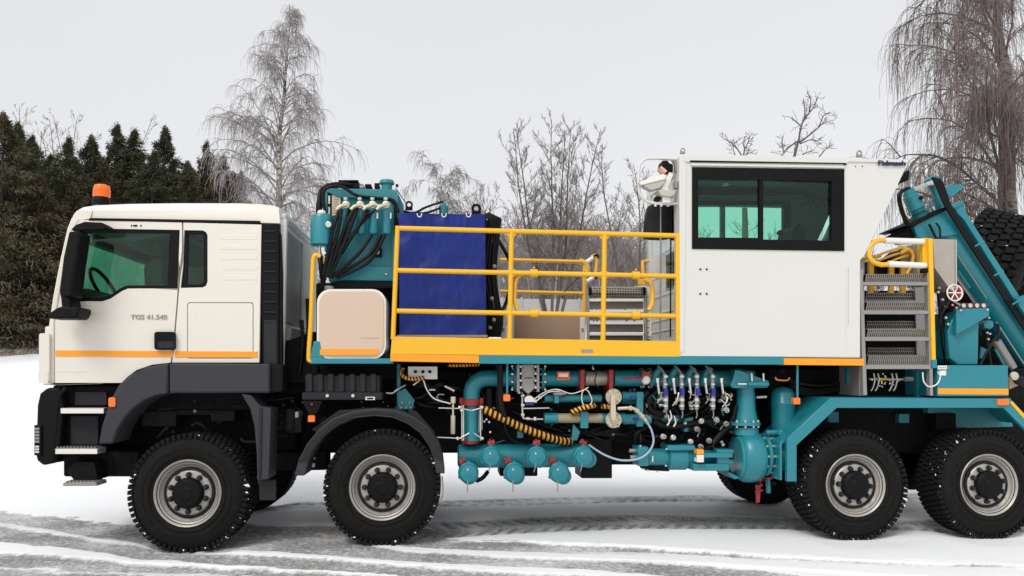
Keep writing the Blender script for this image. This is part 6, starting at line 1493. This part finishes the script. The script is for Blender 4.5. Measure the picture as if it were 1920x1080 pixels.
for i, (px, yd, py, wsc, lab) in enumerate(ev):
    b_, h_ = place(px, yd, py); me_, H0 = SP[i % 5]; s = h_/H0
    lab = ("evergreen " + lab if i == 0 else lab) if lab else "dull evergreen of the hidden back row, the " + ("first", "second", "third", "fourth", "fifth", "sixth", "seventh", "eighth", "ninth", "tenth", "eleventh", "twelfth", "thirteenth", "last")[i-17] + " of that row counted from the left"
    t = thing("evergreen_tree", lab, "tree", b_, gm_grp)
    for nm, mm_ in (("trunk", TRM), ("crown", me_)):
        o = bpy.data.objects.new(nm, mm_); COL.objects.link(o); o.parent = t
        if nm == "crown": o['kind'] = 'stuff'
        o.scale = (s*wsc*(1.0 if nm == "crown" else .9), s*wsc, s); o.rotation_euler = (0, 0, i*1.3)
    t.rotation_euler = (random.Random(i).gauss(0, .012), random.Random(i+9).gauss(0, .012), 0)
# the dark undergrowth at the foot of the row
uc = MB(); r = random.Random(77)
for k in range(9000):
    px = r.uniform(-160, 470); yd = r.uniform(20.5, 31); b_, _ = place(px, yd); z = abs(r.gauss(0, .9)); p = b_ + Vector((0, 0, z*.9)); s = r.uniform(.12, .3); d = Vector((r.gauss(0, 1), r.gauss(0, 1), r.gauss(0, .6))).normalized(); u = d.orthogonal().normalized()*s*.25
    uc.add([p - u, p + u, p + d*s], [(0, 1, 2)])
o = part("undergrowth", uc, NEED, None, ang=0, recalc=False); tag(o, "dark tangled undergrowth at the foot of the evergreens", "undergrowth", kind="stuff")
# the far wood: one mass of grey stems and twigs
fw = Fast(); r = random.Random(88)
for k in range(420):
    px = r.uniform(430, 1960) if r.random() < .45 else r.gauss(1100, 130); yd = r.uniform(52, 90); b_, _ = place(px, yd)
    cen = math.exp(-((px-1100)/260)**2); h = r.uniform(5.0, 7.4) + 1.2*cen
    if px < 900: h *= .62
    st = limb(r, b_, (r.gauss(0, .06), 0, 1), h, 6, .05, .03); fw.tube(st, r.uniform(.06, .13), .015, 4)
    for q in range(26):
        p, _ = at_(st, r.uniform(.12, 1)); a = r.uniform(0, 6.28); d1 = (math.cos(a)*.7, math.sin(a)*.7, r.uniform(.3, 1)); L = h*.28*r.uniform(.4, 1)
        br = limb(r, p, d1, L, 3, .12, .05); fw.tube(br, .032, .018, 3)
        for z in range(4):
            hp, hd = at_(br, r.uniform(.2, 1)); fw.tube(limb(r, hp, (hd + rv(r, .5)), L*.45, 2, .15, .05), .022, .014, 3)
o = bpy.data.objects.new("far_wood", fw.mesh("far_wood", mat("far_twigs", (.27, .235, .23), .95, var=.2), (0, 0, 0))); COL.objects.link(o); tag(o, "brownish grey leafless wood in the distance behind the railing", "wood", kind="stuff")
# pale fence of panels far behind the railing
fp = place(905, 40)[0]; fq = place(1230, 40)[0]; fn = thing("garden_fence", "pale panel fence in the distance seen through the yellow railing", "fence", fp)
FM = mat("pale_fence", (.42, .41, .38), .8, var=.2); NP = 9
for k in range(NP):
    a = fp.lerp(fq, k/NP); c = fp.lerp(fq, (k+.94)/NP); ztop = P(1000, 558, 40).z
    zb_ = min(tz(a.x, a.y), tz(c.x, c.y)) + .05
    part("fence_panel", MB().box((a.x + .06, a.y, zb_), (c.x, a.y + .05, ztop - .08)), FM, fn, .01); part("fence_post", MB().box((a.x - .08, a.y - .03, zb_ - .1), (a.x + .04, a.y + .08, ztop)), FM, fn)
# low snow drift in front of that fence
sb_ = MB(); N = 40; vs = []; c0 = place(1085, 24)[0]
for i in range(N+1):
    for j in range(13):
        x = c0.x + (i/N-.5)*5.0; y = c0.y + (j/12-.5)*3.0; u_ = 1 - (2*i/N-1)**2; v_ = 1 - (2*j/12-1)**2
        vs.append((x, y, tz(x, y) - .05 + .62*u_*v_*(.9 + .3*noise.noise(Vector((x, y, 0))))))
sb_.add(vs, [(i*13+j, (i+1)*13+j, (i+1)*13+j+1, i*13+j+1) for i in range(N) for j in range(12)])
o = part("snow_drift", sb_, SNOWW, None, ang=180); o['kind'] = 'structure'; o['label'] = "low drift of snow in the field behind the truck"
print("verts", sum(len(m.vertices) for m in bpy.data.meshes), "polys", sum(len(m.polygons) for m in bpy.data.meshes), "objs", len(bpy.data.objects))
